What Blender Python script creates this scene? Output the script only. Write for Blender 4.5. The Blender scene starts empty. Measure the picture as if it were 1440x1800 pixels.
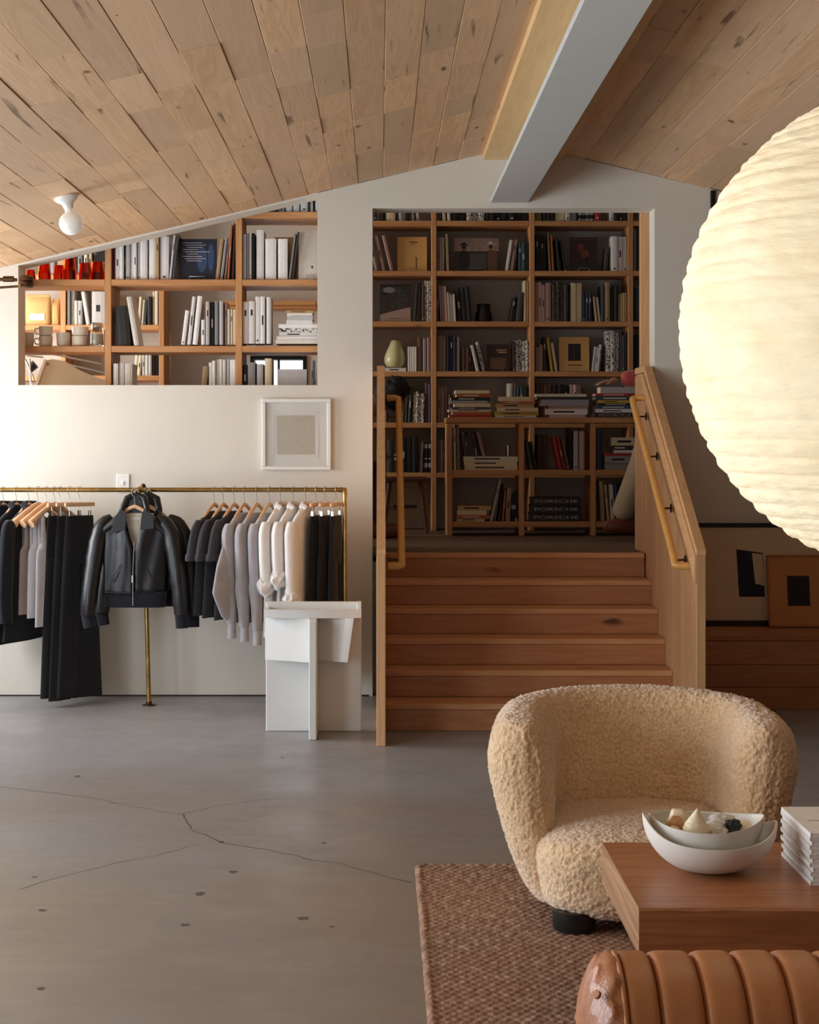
import bpy, math, random
import numpy as np
from mathutils import Vector, Matrix, noise
R = math.radians
random.seed(7)
SC = bpy.context.scene
COL = SC.collection

# ---------------------------------------------------------------- camera
F, XC, YC, EYE = 3000.0, 668.0, 778.0, 1.5       # focal length (px), vanishing point, eye height
cam_d = bpy.data.cameras.new('camera'); cam = bpy.data.objects.new('camera', cam_d); COL.objects.link(cam)
cam_d.sensor_fit = 'VERTICAL'; cam_d.sensor_height = 36.0; cam_d.sensor_width = 28.8
cam_d.lens = F / 1800 * 36.0
cam_d.shift_x = (720 - XC) / 1800; cam_d.shift_y = -(900 - YC) / 1800
cam_d.clip_start = 0.05
cam.location = (0, 0, EYE); cam.rotation_euler = (R(90), 0, 0)
SC.camera = cam
SC.view_settings.view_transform = 'Standard'; SC.view_settings.look = 'None'
SC.view_settings.gamma = 1.0; SC.view_settings.use_curve_mapping = False
SC.view_settings.exposure = 0.18

# ---------------------------------------------------------------- daylight
W = bpy.data.worlds.new('daylight'); SC.world = W; W.use_nodes = True
_bg = W.node_tree.nodes['Background']; _bg.inputs[0].default_value = (0.80, 0.90, 1.0, 1); _bg.inputs[1].default_value = 1.2

def area(name, loc, size, rot, power, col):
    l = bpy.data.lights.new(name, 'AREA'); l.shape = 'RECTANGLE'; l.size, l.size_y = size
    l.energy = power; l.color = col
    o = bpy.data.objects.new(name, l); COL.objects.link(o); o.location = loc; o.rotation_euler = rot
    return o
# daylight standing in the openings of the window wall, behind the viewer and in the loft
WIN_LEFT = [(9.0, 1.8, .85, 2.10), (5.9, 1.9, .2, 2.1), (3.3, 1.9, .2, 2.1)]     # y, width, sill, head
for (yy, ww, z0, z1), pw, cc in zip(WIN_LEFT, (92, 76, 92), ((.94, .965, 1.0), (.84, .92, 1.0), (.84, .92, 1.0))):
    area('window_daylight', (-3.36, yy, (z0 + z1) / 2), (z1 - z0, ww), (0, R(-90), 0), pw, cc)
area('rear_window_daylight', (-1.2, -2.42, 1.5), (2.6, 1.7), (R(90), 0, 0), 9, (.95, .96, 1.0))
area('loft_window_daylight', (-3.36, 11.6, 2.2), (1.3, 1.6), (0, R(-90), 0), 85, (1.0, 0.95, 0.88))

# ---------------------------------------------------------------- helpers
def P(px, py, D):
    return Vector(((px - XC) * D / F, D, EYE - (py - YC) * D / F))
def XZ(px, py, D):
    p = P(px, py, D); return p.x, p.z

def tag(o, label=None, cat=None, group=None, kind=None):
    if label: o['label'] = label
    if cat: o['category'] = cat
    if group: o['group'] = group
    if kind: o['kind'] = kind
    return o
def thing(name, label, cat, loc=(0, 0, 0), rz=0.0, group=None):
    o = bpy.data.objects.new(name, None); COL.objects.link(o)
    o.location = loc; o.rotation_euler = (0, 0, rz); o.empty_display_size = 0.05
    return tag(o, label, cat, group)

class MB:
    def __init__(s): s.v = []; s.f = []; s.m = []
    def add(s, vs, fs, mat=0, M=None):
        n = len(s.v)
        for p in vs:
            p = Vector(p)
            s.v.append(tuple(M @ p) if M is not None else tuple(p))
        for f in fs: s.f.append(tuple(i + n for i in f)); s.m.append(mat)
        return s
    def box(s, x0, x1, y0, y1, z0, z1, bev=0.0, mat=0, M=None):
        if bev <= 0:
            vs = [(x, y, z) for x in (x0, x1) for y in (y0, y1) for z in (z0, z1)]
            fs = [(0, 1, 3, 2), (4, 6, 7, 5), (0, 4, 5, 1), (2, 3, 7, 6), (0, 2, 6, 4), (1, 5, 7, 3)]
            return s.add(vs, fs, mat, M)
        b = min(bev, (x1 - x0) * .45, (y1 - y0) * .45, (z1 - z0) * .45)
        lo = (x0, y0, z0); hi = (x1, y1, z1); c = Vector(((x0 + x1) / 2, (y0 + y1) / 2, (z0 + z1) / 2))
        vs = []; idx = {}
        for sx in (0, 1):
            for sy in (0, 1):
                for sz in (0, 1):
                    for a in range(3):
                        sg = (sx, sy, sz)
                        p = [(hi[k] - (0 if k == a else b)) if sg[k] else (lo[k] + (0 if k == a else b)) for k in range(3)]
                        idx[(sx, sy, sz, a)] = len(vs); vs.append(tuple(p))
        fs = []
        for a in range(3):
            o1, o2 = [k for k in range(3) if k != a]
            for sa in (0, 1):
                q = []
                for (u, w) in ((0, 0), (1, 0), (1, 1), (0, 1)):
                    k = [0, 0, 0]; k[a] = sa; k[o1] = u; k[o2] = w
                    q.append(idx[(k[0], k[1], k[2], a)])
                fs.append(q)
            for u in (0, 1):
                for w in (0, 1):
                    q = []
                    for sa, (f1, f2) in ((0, (o1, o2)), (1, (o2, o1))):
                        k = [0, 0, 0]; k[a] = sa; k[o1] = u; k[o2] = w
                        q += [idx[(k[0], k[1], k[2], f1)], idx[(k[0], k[1], k[2], f2)]]
                    fs.append(q)
        for sx in (0, 1):
            for sy in (0, 1):
                for sz in (0, 1):
                    fs.append([idx[(sx, sy, sz, a)] for a in range(3)])
        out = []
        for f in fs:
            p = [Vector(vs[i]) for i in f]
            n = (p[1] - p[0]).cross(p[2] - p[0]); ctr = sum(p, Vector()) / len(p)
            out.append(tuple(f) if n.dot(ctr - c) > 0 else tuple(reversed(f)))
        return s.add(vs, out, mat, M)
    def prism(s, poly, y0, y1, mat=0, axis='Y', M=None):
        """polygon in (x,z) extruded along y (axis Y); (y,z) along x (axis X); (x,y) along z (axis Z)"""
        n = len(poly)
        def pt(a, b, t): return (a, t, b) if axis == 'Y' else ((t, a, b) if axis == 'X' else (a, b, t))
        vs = [pt(a, b, y0) for a, b in poly] + [pt(a, b, y1) for a, b in poly]
        fs = [tuple(range(n)), tuple(range(2 * n - 1, n - 1, -1))]
        for i in range(n):
            j = (i + 1) % n; fs.append((i, i + n, j + n, j))
        ar = sum(poly[i][0] * poly[(i + 1) % n][1] - poly[(i + 1) % n][0] * poly[i][1] for i in range(n))
        if axis == 'Y':
            flip = (ar < 0) ^ (y1 < y0)
        else:
            flip = (ar > 0) ^ (y1 < y0)
        if flip: fs = [tuple(reversed(f)) for f in fs]
        return s.add(vs, fs, mat, M)
    def loft(s, rings, caps=True, closed=False, mat=0, M=None):
        n = len(rings[0]); vs = [p for r in rings for p in r]; fs = []
        k = len(rings)
        for i in range(k if closed else k - 1):
            a = i * n; b = ((i + 1) % k) * n
            for j in range(n):
                q = (j + 1) % n
                fs.append((a + j, a + q, b + q, b + j))
        if caps and not closed:
            fs.append(tuple(range(n - 1, -1, -1))); fs.append(tuple((k - 1) * n + j for j in range(n)))
        return s.add(vs, fs, mat, M)
    def tube(s, pts, r, n=10, caps=True, mat=0, flat=None, M=None):
        pts = [Vector(p) for p in pts]; k = len(pts)
        rr = r if isinstance(r, (list, tuple)) else [r] * k
        rings = []; up = None
        for i, p in enumerate(pts):
            t = (pts[min(i + 1, k - 1)] - pts[max(i - 1, 0)]).normalized()
            if up is None:
                up = Vector((0, 0, 1)) if abs(t.z) < .9 else Vector((0, 1, 0))
            a = t.cross(up)
            if a.length < 1e-4: a = t.orthogonal()
            a.normalize(); b = a.cross(t).normalized(); up = b
            fl = flat if flat else 1.0
            rings.append([tuple(p + a * (rr[i] * math.cos(2 * math.pi * j / n)) + b * (rr[i] * fl * math.sin(2 * math.pi * j / n))) for j in range(n)])
        return s.loft(rings, caps, False, mat, M)
    def lathe(s, prof, n=24, c=(0, 0, 0), mat=0, M=None):
        rings = [[(c[0] + r * math.cos(2 * math.pi * j / n), c[1] + r * math.sin(2 * math.pi * j / n), c[2] + z) for j in range(n)] for r, z in prof]
        return s.loft(rings, True, False, mat, M)
    def build(s, name, mats, parent=None, smooth=None, loc=None, rot=None):
        me = bpy.data.meshes.new(name)
        me.from_pydata(s.v, [], s.f); 
        if not isinstance(mats, (list, tuple)): mats = [mats]
        for m in mats: me.materials.append(m)
        if len(mats) > 1: me.polygons.foreach_set('material_index', s.m)
        if smooth is not None:
            me.polygons.foreach_set('use_smooth', [True] * len(me.polygons))
            if smooth < 180: me.set_sharp_from_angle(angle=R(smooth))
        me.update()
        o = bpy.data.objects.new(name, me); COL.objects.link(o)
        if parent is not None: o.parent = parent
        if loc is not None: o.location = loc
        if rot is not None: o.rotation_euler = rot
        return o
def arc(c, r, a0, a1, n, plane='XZ'):
    out = []
    for i in range(n + 1):
        a = R(a0 + (a1 - a0) * i / n); u, w = r * math.cos(a), r * math.sin(a)
        out.append((c[0] + u, c[1], c[2] + w) if plane == 'XZ' else ((c[0], c[1] + u, c[2] + w) if plane == 'YZ' else (c[0] + u, c[1] + w, c[2])))
    return out
def structure(o): o['kind'] = 'structure'; return o

# ---------------------------------------------------------------- materials
def srgb(r, g, b):
    f = lambda c: (c / 255 / 12.92) if c / 255 <= .04045 else ((c / 255 + .055) / 1.055) ** 2.4
    return (f(r), f(g), f(b), 1)
class NT:
    def __init__(s, name):
        s.mat = bpy.data.materials.new(name); s.mat.use_nodes = True
        s.t = s.mat.node_tree; s.bsdf = s.t.nodes['Principled BSDF']
    def n(s, typ, **kw):
        nd = s.t.nodes.new(typ)
        for k, v in kw.items():
            if k in nd.inputs.keys() if isinstance(k, str) else False: nd.inputs[k].default_value = v
            else: setattr(nd, k, v)
        return nd
    def l(s, a, b): s.t.links.new(a, b)
    def set(s, k, v): s.bsdf.inputs[k].default_value = v
    def coords(s, scale=(1, 1, 1), rand=True, obj=False):
        if obj:
            src = s.n('ShaderNodeTexCoord').outputs['Object']
        else:
            src = s.n('ShaderNodeNewGeometry').outputs['Position']
        if rand:
            oi = s.n('ShaderNodeObjectInfo'); vm = s.n('ShaderNodeVectorMath', operation='SCALE'); vm.inputs[0].default_value = (37.1, 53.7, 19.3)
            s.l(oi.outputs['Random'], vm.inputs['Scale'])
            ad = s.n('ShaderNodeVectorMath', operation='ADD'); s.l(src, ad.inputs[0]); s.l(vm.outputs[0], ad.inputs[1]); src = ad.outputs[0]
        mp = s.n('ShaderNodeMapping'); mp.inputs['Scale'].default_value = scale; s.l(src, mp.inputs['Vector'])
        return mp.outputs[0]
    def noise(s, vec, scale, detail=4, rough=.55, dist=0.0):
        nd = s.n('ShaderNodeTexNoise'); nd.inputs['Scale'].default_value = scale; nd.inputs['Detail'].default_value = detail
        nd.inputs['Roughness'].default_value = rough; nd.inputs['Distortion'].default_value = dist; s.l(vec, nd.inputs['Vector'])
        return nd.outputs['Fac']
    def ramp(s, fac, stops):
        r = s.n('ShaderNodeValToRGB'); e = r.color_ramp.elements
        e[0].position, e[0].color = stops[0]; e[1].position, e[1].color = stops[-1]
        for p, c in stops[1:-1]:
            q = e.new(p); q.color = c
        s.l(fac, r.inputs[0]); return r.outputs[0]
    def mix(s, fac, a, b, blend='MIX'):
        m = s.n('ShaderNodeMix', data_type='RGBA', blend_type=blend)
        for k, v in (('Factor', fac), ('A', a), ('B', b)):
            sock = [i for i in m.inputs if i.name == k and (i.type == 'RGBA' or k == 'Factor' and i.type == 'VALUE')][0]
            if hasattr(v, 'links') or isinstance(v, bpy.types.NodeSocket): s.l(v, sock)
            else: sock.default_value = v
        return [o for o in m.outputs if o.type == 'RGBA'][0]
    def mrange(s, v, a, b, c=0.0, d=1.0):
        m = s.n('ShaderNodeMapRange'); m.inputs['From Min'].default_value = a; m.inputs['From Max'].default_value = b
        m.inputs['To Min'].default_value = c; m.inputs['To Max'].default_value = d; s.l(v, m.inputs['Value']); return m.outputs[0]
    def math(s, op, a, b=0.0):
        m = s.n('ShaderNodeMath', operation=op)
        for i, v in enumerate((a, b)):
            if isinstance(v, bpy.types.NodeSocket): s.l(v, m.inputs[i])
            else: m.inputs[i].default_value = v
        return m.outputs[0]
    def bump(s, h, strength=.3, dist=.01):
        b = s.n('ShaderNodeBump'); b.inputs['Strength'].default_value = strength; b.inputs['Distance'].default_value = dist
        s.l(h, b.inputs['Height']); s.l(b.outputs[0], s.bsdf.inputs['Normal'])
    def color(s, sock): s.l(sock, s.bsdf.inputs['Base Color'])

def plain(name, rgb, rough=.6, metal=0.0, var=.12, vscale=6.0, bump=None, sheen=0.0, coat=0.0, obj=False, spec=.5, objvar=0.0):
    m = NT(name); c = srgb(*rgb); m.set('Roughness', rough); m.set('Metallic', metal); m.set('Specular IOR Level', spec)
    if sheen: m.set('Sheen Weight', sheen); m.set('Sheen Roughness', .5)
    if coat: m.set('Coat Weight', coat); m.set('Coat Roughness', .2)
    v = m.coords(obj=obj)
    f = m.noise(v, vscale, 4)
    d = tuple(x * (1 - var) for x in c[:3]) + (1,); h = tuple(min(1, x * (1 + var)) for x in c[:3]) + (1,)
    cc = m.ramp(f, [(.3, d), (.7, h)])
    if objvar:
        hs = m.n('ShaderNodeHueSaturation'); m.l(cc, hs.inputs['Color']); oi = m.n('ShaderNodeObjectInfo'); m.l(m.mrange(oi.outputs['Random'], 0, 1, 1 - objvar, 1 + objvar * .6), hs.inputs['Value']); cc = hs.outputs[0]
    m.color(cc)
    if bump: m.bump(m.noise(v, bump[0], 5, .6), bump[1], bump[2] if len(bump) > 2 else .004)
    return m.mat

def wood(name, base, dark, axis='Y', rough=.55, grain=1.0, knots=.5, knotcol=(60, 34, 18), rand=.22, tint=None, spec=.4, ring=9.0, kscale=4.2, cracks=0.0, speck=0.0):
    m = NT(name); m.set('Roughness', rough); m.set('Specular IOR Level', spec)
    al = {'X': 0, 'Y': 1, 'Z': 2}[axis]
    sc = [1.0, 1.0, 1.0]; sc[al] = .07
    v = m.coords(tuple(sc))
    sc2 = [1.0, 1.0, 1.0]; sc2[al] = .025
    v2 = m.coords(tuple(sc2))
    g1 = m.noise(v, ring, 3, .5, 1.2)           # broad figure
    g1b = m.math('FRACT', m.math('MULTIPLY', g1, 5.0))
    g1c = m.math('ABSOLUTE', m.math('SUBTRACT', g1b, .5))
    g2 = m.noise(v2, 160, 3, .6)          # fine fibre
    f = m.math('ADD', m.math('MULTIPLY', g1c, .9 * grain), m.math('MULTIPLY', m.math('SUBTRACT', g2, .3), .7 * grain))
    col = m.mix(m.mrange(f, 0.05, .85), srgb(*base), srgb(*dark))
    oi = m.n('ShaderNodeObjectInfo')
    if tint:
        col = m.mix(m.math('MULTIPLY', m.math('FRACT', m.math('MULTIPLY', oi.outputs['Random'], 7.3)), .75), col, srgb(*tint))
    br = m.mrange(oi.outputs['Random'], 0, 1, 1 - rand, 1 + rand * .6)
    hs = m.n('ShaderNodeHueSaturation'); m.l(col, hs.inputs['Color']); m.l(br, hs.inputs['Value']); col = hs.outputs[0]
    if knots > 0:
        sk = [1.0, 1.0, 1.0]; sk[al] = .42
        vk = m.coords(tuple(sk)); nz = m.n('ShaderNodeTexNoise'); nz.inputs['Scale'].default_value = 14; m.l(vk, nz.inputs['Vector'])
        ad = m.n('ShaderNodeVectorMath', operation='MULTIPLY_ADD'); m.l(nz.outputs['Color'], ad.inputs[0]); ad.inputs[1].default_value = (.05, .05, .05); m.l(vk, ad.inputs[2])
        vo = m.n('ShaderNodeTexVoronoi'); vo.inputs['Scale'].default_value = kscale; m.l(ad.outputs[0], vo.inputs['Vector'])
        k = m.mrange(vo.outputs['Distance'], .04, .11, 1, 0)
        sel = m.n('ShaderNodeSeparateColor'); m.l(vo.outputs['Color'], sel.inputs[0])
        on = m.math('GREATER_THAN', sel.outputs[0], 1 - knots)
        col = m.mix(m.math('MULTIPLY', m.math('MULTIPLY', k, on), .85), col, srgb(*knotcol))
    if cracks > 0:
        sc3 = [1.0, 1.0, 1.0]; sc3[al] = .05
        ck = m.noise(m.coords(tuple(sc3)), 26, 2, .5, .6); ms = m.noise(m.coords(), 2.2, 2)
        col = m.mix(m.math('MULTIPLY', m.mrange(ck, .65, .70, 0, cracks), m.mrange(ms, .45, .6)), col, srgb(*knotcol))
    if speck > 0:
        vs_ = m.n('ShaderNodeTexVoronoi'); vs_.inputs['Scale'].default_value = 11; m.l(m.coords(), vs_.inputs['Vector'])
        se = m.n('ShaderNodeSeparateColor'); m.l(vs_.outputs['Color'], se.inputs[0])
        col = m.mix(m.math('MULTIPLY', m.mrange(vs_.outputs['Distance'], .04, .075, 1, 0), m.math('GREATER_THAN', se.outputs[1], 1 - speck)), col, srgb(40, 28, 20))
    m.color(col); m.bump(f, .12, .004)
    return m.mat

M = {}
M['ceiling'] = wood('ceiling_planks', (232, 192, 148), (204, 160, 116), 'Y', .6, .9, .62, (84, 56, 38), .13, (208, 176, 144), kscale=6.0, cracks=.75, speck=.16)
M['ridge'] = wood('ridge_pine', (226, 190, 136), (206, 162, 106), 'Y', .5, .7, .25, (110, 70, 40), .05)
M['stair'] = wood('stair_fir', (186, 130, 88), (156, 102, 64), 'X', .42, .8, .6, (58, 28, 14), .14, kscale=3.4)
M['tread'] = wood('tread_fir_lightened', (212, 158, 112), (184, 128, 84), 'X', .42, .8, .5, (70, 36, 20), .08, kscale=3.4)  # fir painted lighter than the risers to imitate light on the tread tops
M['stair_front'] = wood('stair_fir_upright', (214, 168, 122), (190, 138, 94), 'Z', .5, .8, .2, (80, 46, 28), .10)
M['stair_slope'] = wood('stair_fir_slope', (222, 178, 130), (198, 148, 100), 'Y', .5, .8, .2, (80, 46, 28), .06)
M['rail_pine'] = wood('handrail_pine', (226, 172, 96), (204, 142, 70), 'Y', .35, .5, 0, rand=.05)
M['shelf_x'] = wood('shelf_fir_boards', (206, 152, 100), (176, 116, 70), 'X', .5, .9, .4, (84, 44, 22), .14)
M['shelf_z'] = wood('shelf_fir_uprights', (208, 154, 102), (178, 118, 72), 'Z', .5, .9, .3, (84, 44, 22), .12)
M['table'] = wood('table_fir', (176, 116, 74), (134, 80, 46), 'X', .36, .9, .25, (44, 20, 10), .04)
M['table_end'] = wood('table_end_grain', (176, 132, 92), (128, 88, 56), 'Y', .6, 1.2, .1, (60, 34, 20), .03)
M['loft_floor'] = wood('loft_floor_boards', (120, 98, 80), (88, 68, 52), 'X', .6, .8, .2, (40, 26, 18), .15)
M['hanger'] = wood('hanger_beech', (232, 188, 148), (214, 164, 122), 'X', .4, .4, 0, rand=.05)
M['stool'] = wood('stool_wood', (92, 54, 36), (62, 34, 22), 'Z', .5, .8, 0)
M['plaster'] = plain('warm_white_plaster', (218, 212, 200), .85, var=.035, vscale=2.2, bump=(60, .10, .004))
M['white_paint'] = plain('white_satin_paint', (230, 228, 222), .5, var=.02, bump=(90, .06, .002))
M['beam_white'] = plain('white_beam_paint', (198, 199, 194), .55, var=.02, bump=(120, .05, .002))
M['loft_wall'] = plain('loft_grey_plaster', (196, 190, 182), .85, var=.05, vscale=2, bump=(50, .08, .003))
M['brass'] = plain('aged_brass', (168, 138, 82), .34, 1.0, .3, 18)
M['bronze'] = plain('dark_bronze', (94, 70, 52), .4, 1.0, .3, 30)
M['steel'] = plain('steel_wire', (190, 188, 184), .3, 1.0, .05)
M['black_metal'] = plain('black_metal', (22, 20, 19), .45, .4, .1)
M['ceramic'] = plain('white_porcelain', (240, 238, 234), .18, 0, .02)
M['black_wood'] = plain('black_stained_wood', (20, 19, 19), .4, 0, .15)
M['white_wood'] = plain('white_painted_plywood', (214, 213, 210), .42, 0, .03, 8, (40, .08, .002))
# ================================================================ STRUCTURE
DW, DB = 10.10, 10.30           # plaster wall: front and back face
XR, ZR, SL = 0.8466, 3.264, 0.2356   # ridge line and roof slope
roof = lambda x: ZR - SL * abs(x - XR)
XL, XRT = -3.30, 3.70           # side walls
LOFT = 0.847
# -- concrete floor
def concrete():
    m = NT('polished_concrete'); m.set('Specular IOR Level', .45)
    v = m.coords(rand=False)
    big = m.noise(v, .55, 3, .5, .3); mid = m.noise(v, 2.6, 5, .6); fine = m.noise(v, 30, 5, .65); streak = m.noise(m.coords((.5, 4, 1), rand=False), 5, 4, .6)
    sx = m.n('ShaderNodeSeparateXYZ'); m.l(v, sx.inputs[0])
    near = m.mrange(sx.outputs[1], 8.6, 5.6)      # browner towards the front of the shop
    fac = m.math('ADD', m.math('MULTIPLY', near, .55), m.math('MULTIPLY', m.math('SUBTRACT', big, .5), 1.3))
    c = m.mix(m.mrange(fac, 0.0, .7), srgb(148, 148, 151), srgb(134, 117, 99))
    c = m.mix(m.mrange(mid, .35, .75, 0, .4), c, srgb(112, 107, 104))
    c = m.mix(m.mrange(streak, .45, .8, 0, .22), c, srgb(98, 86, 74))
    c = m.mix(m.mrange(fine, .55, .75, 0, .16), c, srgb(92, 86, 82))
    sp = m.n('ShaderNodeTexVoronoi'); sp.inputs['Scale'].default_value = 5.5; m.l(v, sp.inputs['Vector'])
    c = m.mix(m.mrange(sp.outputs['Distance'], .02, .045, .55, 0), c, srgb(70, 60, 54))
    m.color(c)
    m.l(m.mrange(mid, .3, .7, .30, .48), m.bsdf.inputs['Roughness'])
    m.bump(fine, .06, .003)
    return m.mat
M['concrete'] = concrete()
M['crack'] = plain('floor_crack_dirt', (78, 70, 64), .9)
floor = structure(MB().box(XL - .2, XRT + .2, -2.6, 10.30, -.15, 0).build('floor', M['concrete']))
def floor_px(px, py):
    D = F * EYE / (py - YC); return Vector(((px - XC) * D / F, D, 0))
def crack(pts, w):
    g = [floor_px(*p) for p in pts]; fine = []
    for a, b in zip(g, g[1:]):
        k = max(2, int((b - a).length / .05))
        for i in range(k):
            q = a.lerp(b, i / k); q.y += random.uniform(-.012, .012); q.x += random.uniform(-.008, .008); fine.append(q)
    fine.append(g[-1]); vs = []; fs = []
    for i, q in enumerate(fine):
        t = (fine[min(i + 1, len(fine) - 1)] - fine[max(i - 1, 0)]).normalized(); n_ = Vector((-t.y, t.x, 0)) * (w * random.uniform(.5, 1.2))
        vs += [q + n_ + Vector((0, 0, .0006)), q - n_ + Vector((0, 0, .0006))]
        if i: fs.append((2 * i - 2, 2 * i - 1, 2 * i + 1, 2 * i))
    MB().add(vs, fs).build('crack', M['crack'], floor)
crack([(0, 1383), (70, 1390), (160, 1403), (250, 1420), (322, 1432)], .0022)
crack([(322, 1432), (334, 1458), (390, 1480), (470, 1493), (540, 1510), (602, 1519), (660, 1535), (725, 1552)], .0030)
crack([(322, 1430), (390, 1415), (470, 1405), (535, 1400)], .0012)
crack([(30, 1565), (110, 1540), (200, 1518), (290, 1500), (350, 1484)], .0012)
for px, py, r in [(136, 1365, .02), (390, 1480, .012), (570, 1482, .012), (352, 1571, .018), (410, 1532, .016), (324, 1626, .016), (532, 1614, .02), (75, 1600, .014), (497, 1332, .012), (72, 1738, .012), (585, 1629, .01), (60, 1542, .012)]:
    c = floor_px(px, py); n = 9
    vs = [(c.x + r * random.uniform(.5, 1.2) * math.cos(2 * math.pi * i / n), c.y + r * random.uniform(.6, 1.6) * math.sin(2 * math.pi * i / n), .0006) for i in range(n)]
    MB().add(vs, [tuple(range(n))]).build('chip_mark', M['crack'], floor)

# -- plaster wall with the long shelf opening and the loft doorway
OX0, OX1, OZ0 = -2.141, -0.370, 1.840
DX0, DX1, DZ1 = -0.044, 1.626, 2.887
w = MB()
w.prism([(XL, 0), (OX0, 0), (OX0, roof(OX0)), (XL, roof(XL))], DW, DB)
w.prism([(OX0, 0), (OX1, 0), (OX1, OZ0), (OX0, OZ0)], DW, DB)
w.prism([(OX1, 0), (DX0, 0), (DX0, roof(DX0)), (OX1, roof(OX1))], DW, DB)
w.prism([(DX0, DZ1), (DX1, DZ1), (DX1, roof(DX1)), (XR, ZR), (DX0, roof(DX0))], DW, DB)
w.prism([(DX1, 0), (XRT, 0), (XRT, roof(XRT)), (DX1, roof(DX1))], DW, DB)
w.prism([(OX0, roof(OX0) - .012), (OX1, roof(OX1) - .012), (OX1, roof(OX1) + .3), (OX0, roof(OX0) + .3)], DW, DB)
w.prism([(DX0, 0), (DX1, 0), (DX1, LOFT - .03), (DX0, LOFT - .03)], DW + .12, DB)
w.prism([(XL, roof(XL)), (XR, ZR), (XRT, roof(XRT)), (XRT, 4.0), (XL, 4.0)], DW + .1, DB)
wall_back = structure(w.build('wall_back', M['plaster']))
# -- other walls of the shop
def holed_wall(name, axis, pos, thick, a0, a1, z1, holes, mat):
    """wall along one axis with rectangular holes [(a0,a1,z0,z1)]"""
    w = MB(); cuts = sorted(holes)
    cur = a0
    def piece(p, q, zz0, zz1):
        if q - p < 1e-4 or zz1 - zz0 < 1e-4: return
        if axis == 'Y': w.box(min(pos, pos + thick), max(pos, pos + thick), p, q, zz0, zz1)
        else: w.box(p, q, min(pos, pos + thick), max(pos, pos + thick), zz0, zz1)
    for h0, h1, zz0, zz1 in cuts:
        piece(cur, h0, 0, z1); piece(h0, h1, 0, zz0); piece(h0, h1, zz1, z1); cur = h1
    piece(cur, a1, 0, z1)
    return structure(w.build(name, mat))
holed_wall('wall_left', 'Y', XL, -.2, -2.6, 13.2, 4.0, [(yy - ww / 2, yy + ww / 2, z0, z1) for yy, ww, z0, z1 in WIN_LEFT] + [(10.8, 12.4, 1.55, 2.85)], M['plaster'])
M['bounce_cut_wood'] = wood('dark_bounce_cut_fir', (112, 76, 50), (84, 54, 34), 'Z', .6, .8, .2, (50, 28, 16), .1)  # invented dark wood finish for the unseen walls, added to cut bounce light
holed_wall('wall_right', 'Y', XRT, .2, -2.6, 13.2, 4.0, [], M['bounce_cut_wood'])
holed_wall('wall_front', 'X', -2.6, -.2, XL - .2, XRT + .2, 4.0, [(-2.5, .1, .65, 2.35)], M['bounce_cut_wood'])
M['win_frame'] = M['black_metal']
k = 0
for yy, ww, z0, z1 in WIN_LEFT + [(11.6, 1.6, 1.55, 2.85)]:
    k += 1; f = MB(); x = XL - .06
    for q in (0, 1):
        f.box(x - .03, x + .03, yy - ww / 2 + q * (ww - .05), yy - ww / 2 + q * (ww - .05) + .05, z0, z1, .004)
        f.box(x - .03, x + .03, yy - ww / 2, yy + ww / 2, z0 + q * (z1 - z0 - .05), z0 + q * (z1 - z0 - .05) + .05, .004)
    f.box(x - .015, x + .015, yy - .015, yy + .015, z0, z1, .004)
    for zz in (1 / 3, 2 / 3): f.box(x - .015, x + .015, yy - ww / 2, yy + ww / 2, z0 + zz * (z1 - z0) - .012, z0 + zz * (z1 - z0) + .012, .004)
    structure(f.build('window_%d' % k, M['win_frame']))

# -- plank ceiling
M['roof_deck'] = plain('dark_roof_gap', (66, 48, 36), .9)
deck = MB()
deck.prism([(XL, roof(XL) + .03), (XR, ZR + .03), (XRT, roof(XRT) + .03), (XRT, roof(XRT) + .12), (XR, ZR + .12), (XL, roof(XL) + .12)], -2.6, DW + .1)
ceiling = structure(deck.build('ceiling', M['roof_deck']))
ang = math.atan(SL); BW = .152
def plank(side, i, y0, y1):
    d0 = .235 / math.cos(ang) + i * BW if side < 0 else .22 / math.cos(ang) + i * BW
    dc = d0 + BW / 2
    c = Vector((XR + side * dc * math.cos(ang), (y0 + y1) / 2, ZR - dc * math.sin(ang)))
    t = random.uniform(-.0025, .0025); L = (y1 - y0) / 2 - .0012
    b = MB().box(-BW / 2 + .0011, BW / 2 - .0011, -L, L, t, .022, .0016)
    b.build('ceiling_plank', M['ceiling'], ceiling, loc=c, rot=(0, side * ang, 0))
for side, n in ((-1, 25), (1, 17)):
    for i in range(n):
        xw = XR + side * (i * BW + .3) * math.cos(ang)
        if not (XL < xw < XRT - .08): continue
        y = DW + .0
        ylo = 4.2
        y -= random.uniform(0.15, 1.0) if i % 2 else random.uniform(.6, 1.6); prev = DW - .001
        while True:
            y2 = max(y, ylo)
            plank(side, i, y2, prev); prev = y2
            if prev <= ylo: break
            y = prev - random.choice([random.uniform(.45, 1.0), random.uniform(.9, 2.1)])
    # long run over and behind the viewer, out of the picture
    d0 = .24; 
    p0 = Vector((XR + side * d0, 0, roof(XR + side * d0))); xe = XL if side < 0 else XRT
    MB().prism([(p0.x, p0.z), (xe, roof(xe)), (xe, roof(xe) + .02), (p0.x, p0.z + .02)], -2.6, 4.199).build('ceiling_field', M['ceiling'], ceiling)
rb = MB().box(.609, 1.075, -2.6, DW - .001, 3.173, 3.173 + .04, .003); rb.build('ridge_board', M['ridge'], ceiling)
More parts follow.
